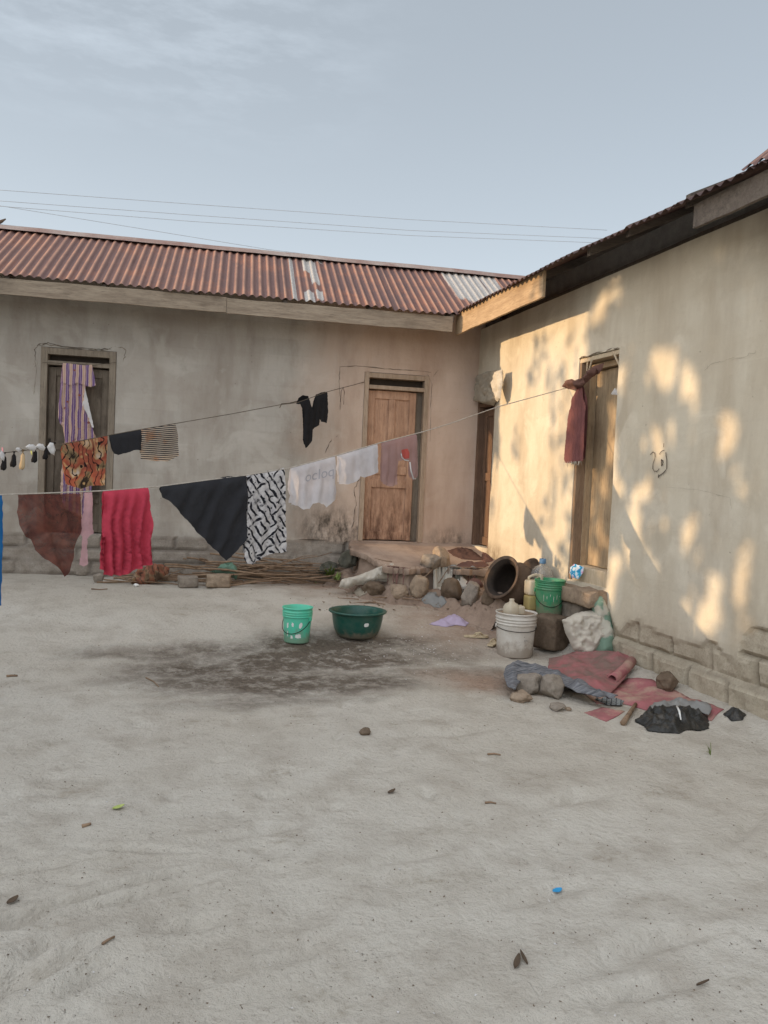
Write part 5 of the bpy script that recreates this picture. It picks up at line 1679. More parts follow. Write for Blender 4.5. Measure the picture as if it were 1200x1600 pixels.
# curtain over the grey door
PC = (back_w(120, 640, 0.075), EX, -EY)
cu = hang('curtain', [(99, 568), (110, 569), (122, 570), (133, 571), (138, 600), (134, 606), (131, 620), (135, 640), (145, 668), (150, 684), (146, 720), (143, 770), (141, 806), (132, 812), (118, 800), (103, 796), (94, 772), (95, 740), (99, 705), (101, 688), (98, 668), (91, 652), (92, 630), (95, 600)], PC, None, M['curtain'], None, (.030, .062, .3), gap=.012, seed=16)
tag(cu.o, 'purple and peach striped curtain gathered up on the grey door', 'curtain')
vl = hang('valance', [(98, 567), (110, 568), (122, 570), (133, 571), (144, 570), (150, 602), (142, 605), (130, 601), (120, 598), (112, 603), (104, 600), (95, 598)], (PC[0] - EY * .022, EX, -EY), None, M['curtain'], cu.o, (.016, .05, .9), gap=.01, seed=17, step=.018)
ln_ = hang('lining', [(133, 606), (140, 636), (147, 668), (144, 668), (136, 646), (129, 634)], (PC[0] - EY * .02, EX, -EY), None, M['lining'], cu.o, (.004, .1, 0), seed=18, step=.02)
tag(tube_obj('curtain_string', [back_w(u, v, .07) for u, v in [(66, 566), (99, 568), (122, 569), (145, 571), (182, 566)]], .003, M['twine']), 'string holding the curtain across the grey door', 'string')

# ------------------------------------------------------------------ buckets and vessels
def base_of(o): return o
def wire(name, pts, r, parent, mat='iron'): return tube_obj(name, pts, r, M[mat], parent, 6)
def label_patch(name, prof_r, z0, z1, a0, a1, mats, parent, seed=1, rag=.2):
    """a ragged scrap of label on a round side"""
    rnd = random.Random(seed)
    n_ = 18
    V = [None]
    for k in range(n_):
        t = 2 * math.pi * k / n_
        q = 1 - rag * rnd.random()
        c_, s_ = math.cos(t), math.sin(t)
        kk = 1 / max(abs(c_), abs(s_)) ** 0.8
        a = (a0 + a1) / 2 + (a1 - a0) / 2 * c_ * q * min(1.2, kk)
        z = (z0 + z1) / 2 + (z1 - z0) / 2 * s_ * q * min(1.2, kk)
        r = prof_r(z) + .0016
        V.append(Vector((r * math.cos(a), r * math.sin(a), z)))
    a, z = (a0 + a1) / 2, (z0 + z1) / 2
    V[0] = Vector(((prof_r(z) + .0018) * math.cos(a), (prof_r(z) + .0018) * math.sin(a), z))
    pymesh(name, V, [(0, k, k % n_ + 1) for k in range(1, n_ + 1)], mats, parent)
def bucket(name, u, v, zbase, H, Rt, Rb, mat, label, hyaw, drop, ridges=3, inner='same'):
    p = G(u, v) if zbase is None else PZ(u, v, zbase)
    fwd = Vector((fw.x, fw.y, 0)).normalized()
    p = p + fwd * Rb * 0.95
    if zbase is None: p.z = gz(p.x, p.y) - .004
    else: p.z = zbase
    b = empty(name, p, 0, label, 'bucket')
    pr = lambda z: Rb + (Rt - Rb) * z / H
    prof = [(0, .004), (Rb * .96, 0), (Rb, .012), (pr(H * .5), H * .5), (pr(H * .70), H * .70)]
    for k in range(ridges):
        z = H * (.74 + .065 * k)
        prof += [(pr(z), z - .006), (pr(z) + .008, z - .002), (pr(z) + .008, z + .006), (pr(z) + .001, z + .010)]
    prof += [(pr(H), H - .016), (pr(H) + .008, H - .012), (pr(H) + .008, H - .002), (pr(H), H), (pr(H) - .005, H - .004), (pr(H * .5) - .005, H * .5), (Rb - .006, .012), (0, .010)]
    lathe_obj('body', prof, M[mat], b, 56)
    z = H * .68
    r = pr(z) + .006
    a0 = hyaw
    for s in (0, math.pi):
        c = Vector((r * math.cos(a0 + s), r * math.sin(a0 + s), z))
        bm = bmesh.new()
        bm_box(bm, (-.018, -.006, -.018), (.018, .010, .018), .004, Matrix.Translation(c) @ Matrix.Rotation(a0 + s - math.pi / 2, 4, 'Z'))
        link('handle_lug', bm, M[mat], b)
    pts = []
    for k in range(25):
        t = math.pi * k / 24
        a = a0 - t                     # round the front
        zz = z - drop * math.sin(t) ** .8
        rr = pr(zz) + .012
        pts.append(Vector((rr * math.cos(a), rr * math.sin(a), zz)))
    wire('handle', pts, .0035, b)
    return b, pr
va_ = math.atan2(-fw.y, -fw.x)           # towards the viewer
tb, pr = bucket('mint_bucket', 461, 1008, None, .335, .140, .120, 'teal', 'mint green plastic bucket with torn white label scraps, standing on the wet patch', va_ + 1.15, .135)
fa = va_ + .12
for k, (z0, z1, a0, a1, rg) in enumerate([(.14, .20, -.83, -.66, .3), (.155, .205, -.45, -.22, .55), (.145, .205, .10, .38, .35), (.045, .085, -.52, -.30, .4), (.05, .095, -.18, .36, .35), (.06, .12, -.80, -.72, .4)]):
    label_patch('label_scrap', pr, z0, z1, fa + a0, fa + a1, M['white_clean'], tb, k + 2, rg)
gb, pr = bucket('green_bucket', 861, 963.5, ZL - .03, .365, .150, .128, 'green', 'green plastic bucket with white scratches, on the cement block', va_ + 1.45, .15, 4)
for k in range(7):
    a = va_ + .1 + (-.75 + .24 * k)
    label_patch('paint_drip', pr, .14 + .03 * (k % 3), .23 - .015 * (k % 2), a, a + .05, M['white_plastic'], gb, k, .5)
wb, pr = bucket('white_bucket', 808, 1030, None, .425, .195, .172, 'white_plastic', 'large dirty white plastic bucket with a crusted lid, left of the green bucket', va_ + 1.7, .03, 3)
lathe_obj('lid', [(0, .400), (.06, .402), (.12, .398), (.16, .403), (.187, .408), (.190, .398), (0, .392)], M['stone'], wb, 48, None, lambda a, z: .02 * math.sin(3 * a) + .01 * math.sin(7 * a))
for k, (a, z, w_) in enumerate([(.32, .175, .03), (.40, .176, .03), (.47, .178, .025), (.30, .21, .02), (-.5, .10, .02)]):
    label_patch('marker_writing' if k < 3 else 'spot', pr, z - .012, z + .010, va_ + a, va_ + a + w_ * 1.2, M['ink'], wb, k + 30, .75)
# the plastic jug lying on the lid
wl = wb.location
jx = empty('plastic_jug', (wl.x - .03, wl.y - .02, wl.z + .404), 0, 'cut white plastic jug resting on the lid of the white bucket', 'jug')
bm = bmesh.new()
bm_lathe(bm, [(.075, .0), (.082, .03), (.078, .07), (.06, .10), (.03, .115), (.022, .13), (.022, .15), (.016, .15), (.016, .12), (.055, .09), (.07, .06), (.074, .02)], 30, None, lambda a, z: .09 * math.sin(2 * a + 9 * z) + .05 * math.sin(5 * a))
bmesh.ops.recalc_face_normals(bm, faces=bm.faces)
link('body', bm, M['cloudy'], jx, True, (-.035, 0, 0))
bm = bmesh.new()
bm_box(bm, (.01, -.055, .0), (.085, .05, .085), .012, None, .008)
link('spout_box', bm, M['cloudy'], jx, True)
# basin
p = G(556, 1004)
p = p + Vector((fw.x, fw.y, 0)).normalized() * .20
p.z = gz(p.x, p.y) - .004
ba = empty('basin', p, 0, 'wide dark green plastic wash basin beside the mint bucket', 'basin')
lathe_obj('bowl', [(0, .006), (.15, .002), (.175, .006), (.205, .03), (.232, .09), (.248, .17), (.256, .232), (.262, .245), (.282, .247), (.290, .254), (.288, .264), (.276, .268), (.258, .264), (.249, .252), (.242, .17), (.226, .09), (.20, .036), (.16, .012), (0, .010)], M['basin'], ba, 72)
def br(z): return .232 + (.248 - .232) * (z - .09) / .08
label_patch('sticker', br, .140, .178, va_ + .30, va_ + .50, M['white_clean'], ba, 4, .12)
# jerrycan
p = Vector((3.80, 7.42, ZL - .005))
p = PZ(836, 955, ZL - .01)
jc = empty('jerrycan', p + Vector((fw.x, fw.y, 0)).normalized() * .08, math.atan2(fw.y, fw.x) - math.pi / 2 + .25, 'cloudy jerrycan with yellow oil, half behind the green bucket', 'jerrycan')
bm = bmesh.new()
bm_box(bm, (-.095, -.07, .158), (.115, .07, .315), .028)
link('body', bm, M['cloudy'], jc, True)
bm = bmesh.new()
bm_box(bm, (-.0955, -.0705, 0), (.1155, .0705, .1575), .026)
link('oil', bm, M['oil'], jc, True)
tube_obj('handle', [(-.075, 0, .30), (-.07, 0, .345), (-.03, 0, .362), (.01, 0, .372), (.035, 0, .36), (.045, 0, .31)], [.014, .014, .014, .016, .016, .016], M['cloudy'], jc, 10)
lathe_obj('spout', [(.03, .30), (.028, .345), (.024, .352), (.024, .375), (0, .377)], M['cloudy'], jc, 20, Matrix.Translation((.06, 0, 0)))
# big water bottle
p = PZ(876, 950, ZL) + Vector((fw.x, fw.y, 0)).normalized() * .16
wbt = empty('water_bottle', (min(p.x, 4.08), p.y, ZL + .004), 0, 'large clear water bottle with a blue cap behind the green bucket', 'bottle')
lathe_obj('body', [(0, .004), (.11, .0), (.125, .015), (.128, .08), (.124, .10), (.128, .12), (.128, .24), (.124, .26), (.128, .28), (.126, .33), (.105, .385), (.06, .425), (.032, .44), (.03, .47)], M['clear'], wbt, 40, None, lambda a, z: .012 * math.sin(5 * a + 20 * z) if .02 < z < .43 else 0)
lathe_obj('cap', [(.034, .452), (.036, .456), (.036, .50), (.030, .505), (0, .506)], M['blue_cap'], wbt, 24)
# packet on the sill
PK = (right_w(901, 893, 0.09), Vector((0.35, -0.94, 0)).normalized(), Vector((-0.94, -0.35, 0)).normalized())
tag(pillow('packet', [(891, 886), (898, 881), (912, 886), (911, 895), (903, 905), (893, 903), (890, 895)], PK, .007, M['packet'], None, .014, .004, 3, .012), 'crumpled blue and white soap packet on the foot of the plank door', 'packet')
# clay pot on its side
p = PZ(800, 948, 0.26)
p = EYE + ray(802, 911) * 8.5
pot = empty('clay_pot', p, 0, 'big brown clay pot lying on its side, its dark mouth towards the yard', 'pot')
ax = Vector((-.88, -.26, .36)).normalized()
mt = ax.to_track_quat('Z', 'Y').to_matrix().to_4x4() @ Matrix.Scale(.9, 4)
lathe_obj('body', [(0, -.27), (.12, -.26), (.21, -.20), (.265, -.09), (.27, .0), (.235, .10), (.205, .145), (.21, .165), (.245, .195), (.275, .21), (.272, .222), (.235, .212)], M['clay'], pot, 56, mt, lambda a, z: .012 * math.sin(2 * a + 1))
lathe_obj('inside', [(.2345, .2118), (.20, .18), (.19, .145), (.215, .09), (.248, 0), (.245, -.09), (.19, -.19), (0, -.245)], M['soot'], pot, 56, mt, lambda a, z: .012 * math.sin(2 * a + 1))  # darker clay colour inside the pot
p2 = right_w(828, 893, 0.22)
ds = empty('clay_dish', p2, 0, 'grey clay dish leaning on the lit wall behind the clay pot', 'dish')
ax2 = Vector((-.75, -.15, .45)).normalized()
mt = ax2.to_track_quat('Z', 'Y').to_matrix().to_4x4()
lathe_obj('body', [(0, -.06), (.09, -.05), (.145, .0), (.155, .03), (.148, .034), (.13, .0), (.08, -.035), (0, -.045)], M['clay'], ds, 40, mt)

# ------------------------------------------------------------------ sacks, mats and cloths on the ground
def facing(u, v, push=0.0, tilt=0.0, up=0.0):
    p = G(u, v) + Vector((fw.x, fw.y, 0)).normalized() * push
    D_ = Vector((rt.x, rt.y, 0)).normalized()
    n_ = Vector((-fw.x, -fw.y, tilt)).normalized()
    return (p, D_, n_)
tag(pillow('sack', [(926, 1026), (930, 985), (926, 955), (922, 942), (930, 926), (941, 928), (948, 945), (957, 965), (960, 995), (958, 1030)], facing(940, 1030, .12, .22), .08, M['sack_green'], None, .022, .03, 7, .1), 'half empty green and white sack standing against the cement slab', 'sack')
tag(pillow('white_sack', [(878, 969), (900, 958), (922, 953), (940, 958), (950, 972), (951, 1004), (940, 1010), (922, 1026), (914, 1028), (896, 1016), (884, 990)], facing(916, 1030, 0, .3), .11, M['sack'], None, .0125, .036, 9, .13), 'crumpled white woven sack slumped below the plank door', 'sack')
ts_ = pillow('torn_sack', [(529, 916), (534, 905), (560, 899), (580, 891), (600, 882), (614, 879), (621, 886), (625, 897), (623, 907), (612, 909), (592, 908), (572, 914), (556, 914), (544, 920), (532, 919)], (HT(585, 916) + Vector((0, 0, .07)) - Vector((fw.x, fw.y, 0)) * .05, Vector((rt.x, rt.y, 0)).normalized(), Vector((-fw.x, -fw.y, .35)).normalized()), .06, M['sack'], None, .02, .05, 11, .07)
tag(ts_, 'torn white sack with a dark open mouth lying on the rubble before the porch', 'sack')
pillow('mouth', [(586, 899), (600, 889), (612, 885), (618, 893), (617, 902), (604, 904), (592, 905)], (HT(585, 916) + Vector((0, 0, .07)) - Vector((fw.x, fw.y, 0)) * .115, Vector((rt.x, rt.y, 0)).normalized(), Vector((-fw.x, -fw.y, .35)).normalized()), .012, M['sack_grey'], ts_, .016, .01, 12, .03)  # grey pad in front stands in for the dark inside of the sack
tag(pillow('dark_rag', [(528, 876), (534, 864), (546, 858), (556, 861), (560, 872), (556, 884), (542, 888), (532, 886)], (HT(545, 888), Vector((rt.x, rt.y, 0)).normalized(), Vector((-fw.x, -fw.y, .4)).normalized()), .05, M['rag_dark'], None, .018, .06, 21, .05), 'dark grey-green rag heaped at the left end of the porch', 'rag')
tag(pillow('dark_rag', [(496, 893), (502, 881), (514, 876), (526, 880), (528, 890), (518, 898), (504, 899)], (HT(512, 898), Vector((rt.x, rt.y, 0)).normalized(), Vector((-fw.x, -fw.y, .4)).normalized()), .04, M['rag_dark'], None, .018, .05, 22, .05), 'dark dusty rag behind the green weeds', 'rag')
tag(pillow('pale_scrap', [(640, 912), (650, 903), (664, 900), (668, 908), (656, 914)], (HT(655, 914), Vector((rt.x, rt.y, 0)).normalized(), Vector((-fw.x, -fw.y, .6)).normalized()), .02, M['sack_grey'], None, .016, .03, 23, .04), 'pale cloth scrap on the rubble under the middle of the porch lip', 'rag')
tag(pillow('pale_scrap', [(728, 912), (738, 903), (750, 905), (756, 916), (744, 922), (732, 920)], (HT(742, 922), Vector((rt.x, rt.y, 0)).normalized(), Vector((-fw.x, -fw.y, .6)).normalized()), .025, M['rag'], None, .016, .04, 24, .04), 'dusty brown scrap on the rubble beside the clay pot', 'rag')
for k in range(16):
    a = (rnd.uniform(560, 770), rnd.uniform(898, 944))
    b = (a[0] + rnd.choice((-1, 1)) * rnd.uniform(14, 44), a[1] + rnd.uniform(-9, 9))
    qs = [HT(a[0] + (b[0] - a[0]) * t, a[1] + (b[1] - a[1]) * t) for t in (0, .5, 1)]
    top_ = max(q.z for q in qs)
    qs = [Vector((q.x, q.y, min(q.z + .05, top_) + .012)) for q in qs]
    if max((qs[0] - qs[1]).length, (qs[1] - qs[2]).length) > .45: continue
    tag(tube_obj('twig', qs, [.007, .006, .003], M['stick'], None, 5), 'broken twig lying in the rubble before the porch', 'twig', 'twigs in the rubble before the porch')
for k, (pts_, mt_, lb_) in enumerate([
    ([(604, 913), (616, 908), (634, 910), (640, 918), (622, 922)], 'rag', 'dusty brown scrap left of the round brown stone'),
    ([(676, 912), (688, 907), (702, 910), (706, 918), (690, 922)], 'sack', 'pale strip of sacking between the stones under the porch lip'),
    ([(700, 926), (712, 920), (726, 924), (722, 934), (706, 936)], 'rag_dark', 'dark grey scrap at the foot of the rubble'),
    ([(548, 924), (560, 918), (578, 921), (582, 930), (562, 934)], 'sack_grey', 'grey strip of sacking under the torn white sack'),
    ([(726, 890), (738, 886), (750, 890), (746, 898), (732, 900)], 'greyblue', 'pale grey scrap hanging at the porch edge left of the clay pot')]):
    tag(rumple('cloth_scrap', pts_, M[mt_], .07, 9, .014, 41 + k, TH, surf=True), lb_, 'rag')
# green cloth on the sticks
tag(pillow('green_cloth', [(328, 893), (340, 888), (352, 879), (362, 878), (370, 886), (372, 897), (368, 906), (360, 899), (350, 898), (340, 897)], facing(350, 911, .0, .5), .06, M['green_cloth'], None, .016, .06, 3, .06), 'faded green cloth thrown over the blocks and sticks', 'cloth')
tag(pillow('batik_bundle', [(204, 912), (210, 897), (222, 888), (240, 883), (254, 882), (265, 888), (264, 896), (252, 903), (240, 911), (222, 915)], facing(232, 914, .10, .5), .08, M['batik_dark'], None, .018, .08, 5, .07), 'crumpled brown batik bundle at the wall foot beside the red cloth', 'cloth')
tag(rumple('lavender_cloth', [(671, 976), (690, 968), (702, 962), (712, 962), (722, 967), (733, 974), (728, 979), (712, 977), (700, 980), (685, 978)], M['lavender'], .07, 7, .018, 7), 'crumpled pale lavender cloth on the bare earth', 'cloth')
ph = lambda x, y: porch_h(Vector((x, y, 0)))
tag(rumple('brown_cloth', [(699, 861), (716, 856), (736, 859), (752, 871), (757, 876), (742, 876), (722, 874), (707, 868)], M['brown_cloth'], .04, 6, .02, 9, TH, surf=True), 'dark red-brown cloth lying flat on the porch', 'cloth')
tag(rumple('pink_rag', [(712, 886), (722, 879), (738, 880), (756, 878), (764, 884), (748, 890), (730, 892)], M['rag'], .05, 9, .018, 11, TH, surf=True), 'twisted pinkish rag at the front edge of the porch', 'rag')
tag(rumple('cloth_loop', [(752, 876), (764, 868), (771, 871), (770, 877), (758, 880)], M['rag'], .03, 9, .016, 12, TH, surf=True), 'small twisted strip of cloth at the foot of the corner wall', 'rag')
tag(rumple('grey_scrap', [(658, 941), (668, 929), (680, 926), (692, 934), (698, 944), (688, 951), (676, 948)], M['greyblue'], .07, 8, .018, 13, TH, surf=True), 'grey and white cloth scrap at the foot of the rubble', 'rag')
tag(rumple('blue_scrap', [(696, 892), (706, 883), (716, 886), (722, 896), (712, 903), (702, 900)], M['greyblue'], .06, 9, .018, 15, TH, surf=True), 'bluish cloth scrap wedged beside the pale upright stone', 'rag')
tag(pillow('white_carton', [(712, 901), (722, 899), (738, 918), (734, 924), (722, 920), (714, 912)], (HT(724, 922) + Vector((0, 0, .02)), Vector((rt.x, rt.y, 0)).normalized(), Vector((-fw.x, -fw.y, .6)).normalized()), .02, M['white_plastic'], None, .018, .02, 4, .04), 'crushed white carton on the rubble', 'carton')
tag(rumple('paper_heap', [(758, 946), (770, 939), (785, 944), (788, 952), (772, 955)], M['white_plastic'], .06, 11, .016, 17), 'small heap of white scraps under the clay pot', 'litter')
# mats
def flat_fn(z): return lambda x, y: gz(x, y) + z
tag(rumple('red_mat', [(892, 1066), (905, 1080), (932, 1101), (960, 1098), (985, 1103), (1012, 1111), (1050, 1112), (1085, 1118), (1112, 1127), (1131, 1109), (1100, 1098), (1075, 1090), (1045, 1076), (1018, 1062), (998, 1060), (980, 1061), (960, 1072), (940, 1078), (915, 1072)], M['mat_red'], .035, 2.6, .03, 19, rag=.004), 'dusty red floor mat spread at the foot of the cream wall', 'mat')
def fold_shape(x, y): return 0.10
fm = rumple('folded_mat', [(856, 1046), (858, 1024), (894, 1018), (930, 1024), (962, 1030), (987, 1036), (984, 1050), (970, 1062), (954, 1077), (930, 1072), (905, 1068), (881, 1060)], M['mat_dusty'], .06, 3.0, .017, 21, flat_fn(.05), rag=.003, soft=.12, zref=.08)
tag(fm, 'folded red mat with a rolled edge lying on stones under the sack', 'mat')
pts = [G(u, v) + Vector((0, 0, .075)) for u, v in [(955, 1076), (965, 1068), (976, 1058), (986, 1046)]]
bm = bmesh.new()
for i, rr in enumerate((.042,)):
    n_ = 18
    rings = []
    dirv = (pts[-1] - pts[0]).normalized()
    sdv = dirv.cross(Vector((0, 0, 1)))
    for p in pts:
        rings.append([(p + sdv * (r2 * math.cos(a)) + Vector((0, 0, r2 * math.sin(a)))) for r2, a in [(rr * (1 - .35 * k / n_), 2 * math.pi * 1.15 * k / n_ - 1.2) for k in range(n_ + 1)]])
    vv = [[bm.verts.new(c) for c in r2] for r2 in rings]
    for q, w in zip(vv, vv[1:]):
        for k in range(n_): bm.faces.new((q[k], q[k + 1], w[k + 1], w[k]))
ro = link('rolled_edge', bm, M['mat_red'], fm, True)
so_ = ro.modifiers.new('thickness', 'SOLIDIFY')
so_.thickness = .007
tag(rumple('net_mat', [(930, 1096), (936, 1086), (955, 1088), (976, 1098), (972, 1105), (950, 1104)], M['net'], .05, 2.0, .018, 23, flat_fn(.012)), 'grey mat end printed with a black net, lying on the red mat', 'mat')
tag(rumple('mat_offcut', [(913, 1114), (932, 1109), (951, 1107), (976, 1112), (962, 1121), (947, 1128), (930, 1121)], M['mat_red'], .012, 3.0, .02, 25, rag=.002), 'small square offcut of red mat on the sand', 'mat')
tag(rumple('woven_mat', [(787, 1046), (791, 1034), (802, 1028), (822, 1031), (850, 1036), (878, 1041), (905, 1054), (935, 1070), (966, 1078), (938, 1081), (902, 1074), (872, 1058), (842, 1050), (818, 1052), (810, 1060), (806, 1070), (794, 1066)], M['weave'], .055, 3.5, .016, 33, flat_fn(.09), rag=.002, soft=.06, zref=.14), 'grey and black woven mat bunched along the stones beside the white bucket', 'mat')
tag(rumple('black_bag', [(992, 1128), (1003, 1119), (1020, 1116), (1050, 1117), (1085, 1116), (1106, 1120), (1108, 1139), (1085, 1142), (1060, 1147), (1035, 1146), (1012, 1143), (1006, 1135)], M['bag'], .10, 6, .012, 27, soft=.06), 'torn black plastic bag on the sand before the red mat', 'bag')
tag(rumple('grey_cloth', [(1012, 1117), (1022, 1108), (1045, 1106), (1062, 1103), (1085, 1106), (1104, 1108), (1112, 1118), (1106, 1128), (1092, 1122), (1070, 1119), (1040, 1121)], M['greyblue'], .07, 7, .018, 29, flat_fn(.045)), 'faded blue-grey cloth bunched on top of the black bag', 'cloth')
tag(tube_obj('white_strip', [G(1056, 1128) + Vector((0, 0, .115)), G(1060, 1134) + Vector((0, 0, .105)), G(1063, 1140) + Vector((0, 0, .07))], [.006, .008, .004], M['white_clean'], None, 6), 'short white plastic strip on the black bag', 'strip')
tag(rumple('black_rag', [(1130, 1117), (1140, 1111), (1155, 1110), (1166, 1118), (1160, 1126), (1142, 1127)], M['bag'], .06, 9, .016, 31, soft=.04), 'small black plastic scrap at the wall corner, right of the red mat', 'bag')
twig_px('wood_shard', [(973, 1134), (980, 1124), (987, 1113), (993, 1104)], .022, 'splintered brown piece of wood leaning on the mat offcut', 'stick', .02, 'wood')
# slippers
def slipper(u, v, yaw_, label, up=0.0):
    p = G(u, v)
    s = empty('slipper', (p.x, p.y, p.z + .003 + up), yaw_, label, 'slipper', 'pair of cream slippers')
    outl = [(-.125, -.03), (-.13, 0), (-.125, .03), (-.08, .038), (-.02, .034), (.05, .046), (.10, .04), (.128, .012), (.125, -.02), (.09, -.045), (.03, -.045), (-.04, -.034), (-.09, -.036)]
    bm = bmesh.new()
    lo_ = [bm.verts.new((x, y, 0)) for x, y in outl]
    hi_ = [bm.verts.new((x * .98, y * .97, .016 + .006 * (x > .08))) for x, y in outl]
    bm.faces.new(lo_[::-1])
    bm.faces.new(hi_)
    for k in range(len(outl)): bm.faces.new((lo_[k], lo_[(k + 1) % len(outl)], hi_[(k + 1) % len(outl)], hi_[k]))
    bmesh.ops.recalc_face_normals(bm, faces=bm.faces)
    link('sole', bm, M['foam'], s)
    tube_obj('strap', [(-.02, .036, .012), (.0, .034, .035), (.04, .014, .05), (.075, .002, .018)], [.008, .008, .007, .006], M['foam'], s, 8)
    tube_obj('strap', [(-.02, -.034, .012), (.0, -.034, .035), (.04, -.008, .05), (.075, .002, .018)], [.008, .008, .007, .006], M['foam'], s, 8)
slipper(744, 996, A6 - .15, 'cream flip-flop in the open, left of the white bucket')
slipper(772, 1007, A6 + .9, 'cream flip-flop half hidden behind the white bucket')

# ------------------------------------------------------------------ small plants and litter
def blade(bm, p, d, L, w, bend):
    pts = [p + d * (L * t) + Vector((d.x, d.y, 0)) * (bend * t * t) - Vector((0, 0, bend * .8 * t * t)) for t in (0, .35, .7, 1)]
    s = d.cross(Vector((0, 0, 1)))
    s = s.normalized() if s.length > 1e-4 else Vector((1, 0, 0))
    ws = (w * .6, w, w * .7, 0.0003)
    vs = [(bm.verts.new(q - s * k), bm.verts.new(q + s * k)) for q, k in zip(pts, ws)]
    for a, b in zip(vs, vs[1:]): bm.faces.new((a[0], a[1], b[1], b[0]))
rnd = random.Random(77)
def weed(u, v, n_, L, w, label, name='weed', leafy=False, mat='leafgreen'):
    p = HT(u, v)
    t = empty(name, p, 0, label, 'plant')
    bm = bmesh.new()
    for k in range(n_):
        a = rnd.uniform(0, 6.28)
        tilt = rnd.uniform(.15, 1.0)
        d = Vector((math.cos(a) * tilt, math.sin(a) * tilt, 1)).normalized()
        o_ = Vector((rnd.gauss(0, .03), rnd.gauss(0, .03), 0)) if leafy else Vector((0, 0, 0))
        blade(bm, o_, d, L * rnd.uniform(.5, 1.1), w * rnd.uniform(.7, 1.2), L * rnd.uniform(.1, .5))
    link('leaves', bm, M[mat], t)
    bm = bmesh.new()
    bm_tube(bm, [Vector((0, 0, -.01)), Vector((.003, .002, L * .4)), Vector((0.0, .004, L * .8))], [.003, .0025, .0015], 5)
    link('stem', bm, M[mat], t)
weed(515, 903, 46, .20, .017, 'leafy green weed at the right end of the firewood', leafy=True)
weed(530, 908, 26, .13, .016, 'smaller green weed in front of the torn white sack', leafy=True)
weed(500, 912, 18, .10, .014, 'low pale weed among the firewood ends', leafy=True)
weed(1088, 1538, 7, .10, .0035, 'single grass sprig on the bare sand, lower right', 'grass_sprig')
def leaf_px(u, v, L, w, yaw_, mat, label, name='dead_leaf', curl=.012, cat='leaf'):
    p = G(u, v)
    V, Fc = [], []
    for i in range(7):
        t = i / 6
        ww = w * math.sin(math.pi * min(.97, t * .9 + .08)) ** .8
        for j in (-1, 0, 1):
            V.append(Vector((L * (t - .5), ww * j, .003 + curl * .5 * abs(j) + curl * .9 * t * t)))
    for i in range(6):
        for j in range(2): Fc.append((i * 3 + j, i * 3 + j + 1, i * 3 + j + 4, i * 3 + j + 3))
    o = pymesh(name, V, Fc, M[mat], None, True)
    o.location = p
    o.rotation_euler = (0, 0, yaw_)
    tag(o, label, cat)
leaf_px(808, 1506, .075, .011, .9, 'dryleaf', 'curled dark dead leaf on the sand, lower middle')
leaf_px(818, 1500, .065, .007, 1.5, 'dryleaf', 'narrow dead leaf touching the curled dark leaf')
leaf_px(612, 1239, .05, .014, .4, 'dryleaf', 'small dark dead leaf on the middle of the sand')
leaf_px(871, 1393, .045, .016, .2, 'blue_bit', 'bright blue plastic scrap on the sand', 'plastic_scrap', .006, 'plastic')
leaf_px(185, 1264, .055, .019, .2, 'lime', 'pale green fruit rind on the sand at the left', 'fruit_rind', .012, 'rind')
leaf_px(20, 1410, .045, .016, .7, 'dryleaf', 'dark dead leaf at the left edge of the sand')
leaf_px(1098, 1540, .05, .006, .0, 'dryleaf', 'thin dead leaf right of the grass sprig')
twig_px('twig', [(758, 1256), (766, 1255), (775, 1257)], .006, 'short dark twig alone on the middle sand')
twig_px('twig', [(762, 1180), (772, 1179), (782, 1181)], .007, 'pale twig on the sand below the watered patch')
twig_px('twig', [(128, 1293), (135, 1291), (142, 1289)], .009, 'stubby dark twig near the pale green rind')
twig_px('twig', [(160, 1477), (169, 1471), (179, 1466)], .005, 'thin dark twig on the lower left sand')
twig_px('twig', [(143, 921), (155, 922), (168, 921)], .008, 'dark twig on the sand below the pink cloth')
twig_px('twig', [(10, 1058), (18, 1057), (27, 1057)], .012, 'flat dark twig at the left edge of the yard')
twig_px('twig', [(228, 1060), (240, 1066), (248, 1074)], .006, 'bent twig on the dark wet patch')
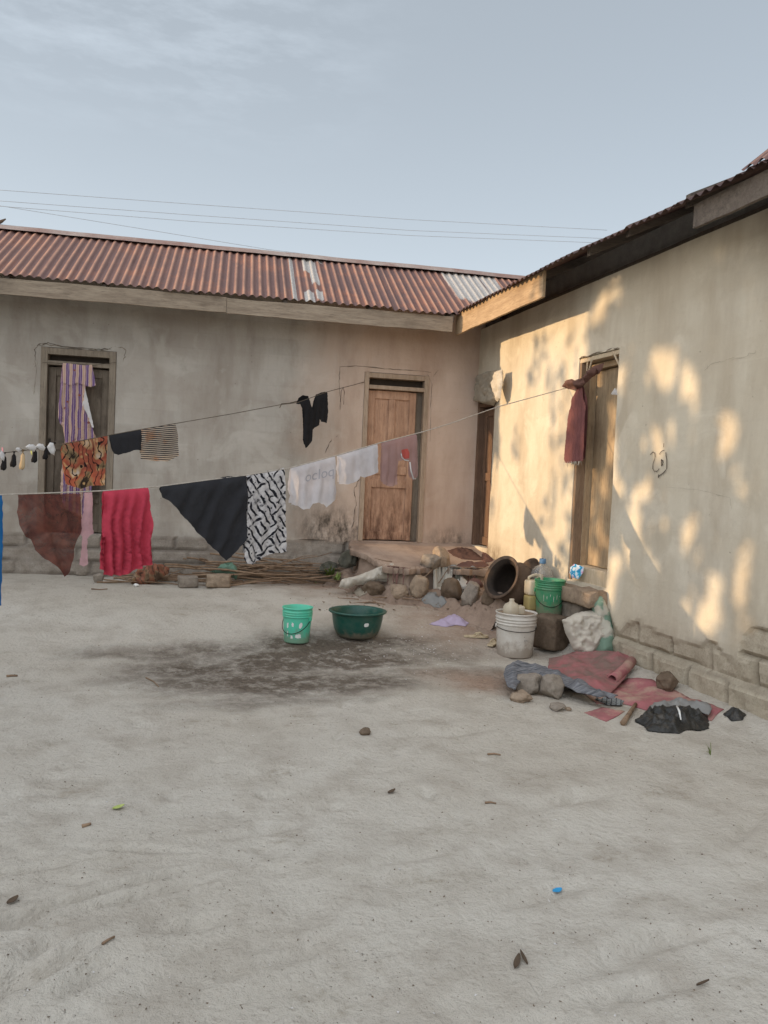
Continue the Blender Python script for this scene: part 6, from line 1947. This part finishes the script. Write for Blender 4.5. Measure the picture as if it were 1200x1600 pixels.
# gravel and chips nobody could count
bm = bmesh.new()
rnd = random.Random(5)
def crumb(p, r):
    vs = [bm.verts.new(p + Vector((rnd.uniform(-1, 1) * r, rnd.uniform(-1, 1) * r, rnd.uniform(-.2, .9) * r))) for _ in range(5)]
    for f in ((0, 1, 2), (0, 2, 3), (0, 3, 4), (1, 2, 4), (2, 3, 4), (0, 1, 4)):
        try: bm.faces.new([vs[i] for i in f])
        except ValueError: pass
for k in range(2600):
    u, v = rnd.uniform(-20, 1220), 900 + 720 * rnd.random() ** 1.3
    p = G(u, v)
    if p.x > 4.1 or p.y > 10: continue
    d = (p - EYE).length
    crumb(p, rnd.choice((.0012, .0015, .0018, .0024, .0036)) * (1 + .14 * d))
rb_ = bmesh.new()
bm_keep, bm = bm, rb_
for k in range(330):
    u, v = rnd.uniform(500, 800), 955 - 75 * rnd.random() ** 1.4
    p = HT(u, v)
    if p.x > 4.15: continue
    q = to_back(p)
    if inside((q.x, q.y), topo) and rnd.random() < .85: continue
    crumb(p, rnd.choice((.008, .010, .014, .018, .026)))
tag(link('rubble_chips', bm, M['stone']), 'loose chips of rubble and earth at the foot of the porch', 'rubble', None, 'stuff')
bm = bm_keep
tag(link('gravel', bm, M['stone_dark']), 'dark grit and crumbs scattered over the sand', 'gravel', None, 'stuff')
bm = bmesh.new()
for k in range(420):
    if k < 170: u, v = rnd.gauss(655, 55), rnd.gauss(1010, 22)
    else: u, v = rnd.uniform(0, 1200), 930 + 660 * rnd.random() ** 1.2
    p = G(u, v)
    if p.x > 4.1: continue
    r_ = rnd.uniform(.004, .011) if k < 170 else rnd.uniform(.003, .006)
    crumb(p + Vector((0, 0, .002)), r_)
tag(link('litter', bm, M['lining']), 'pale peelings and paper crumbs strewn by the basin', 'litter', None, 'stuff')
# power lines beyond the roof
for k, (pxs, la) in enumerate([([(-40, 294), (300, 319), (640, 343), (1010, 363)], 'topmost thin power line over the grey house'),
                               ([(-40, 311), (300, 336), (640, 360), (1000, 375)], 'second thin power line from the top, over the grey house'),
                               ([(-40, 319), (300, 346), (640, 368), (1000, 382)], 'lower of the parallel power lines over the grey house'),
                               ([(-40, 315), (200, 354), (420, 390), (620, 414)], 'slack power line dipping behind the rusty ridge')]):
    pts = []
    for (u1, v1), (u2, v2) in zip(pxs, pxs[1:]):
        for t in range(6): pts.append(at_dist(u1 + (u2 - u1) * t / 6, v1 + (v2 - v1) * t / 6, 24 + k * .4))
    tag(tube_obj('power_line', pts, .0085, M['wire'], None, 5), la, 'power line', 'power lines')
p_ = back_w(0, 345, -1.0)
tag(tube_obj('branch', [back_w(-40, 362, -.9), back_w(-10, 351, -.92), back_w(2, 346, -.93), back_w(9, 342, -.94)], [.03, .028, .022, .008], M['stone_dark'], None, 7), 'dark branch end lying on the rusty ridge at the left edge', 'branch')
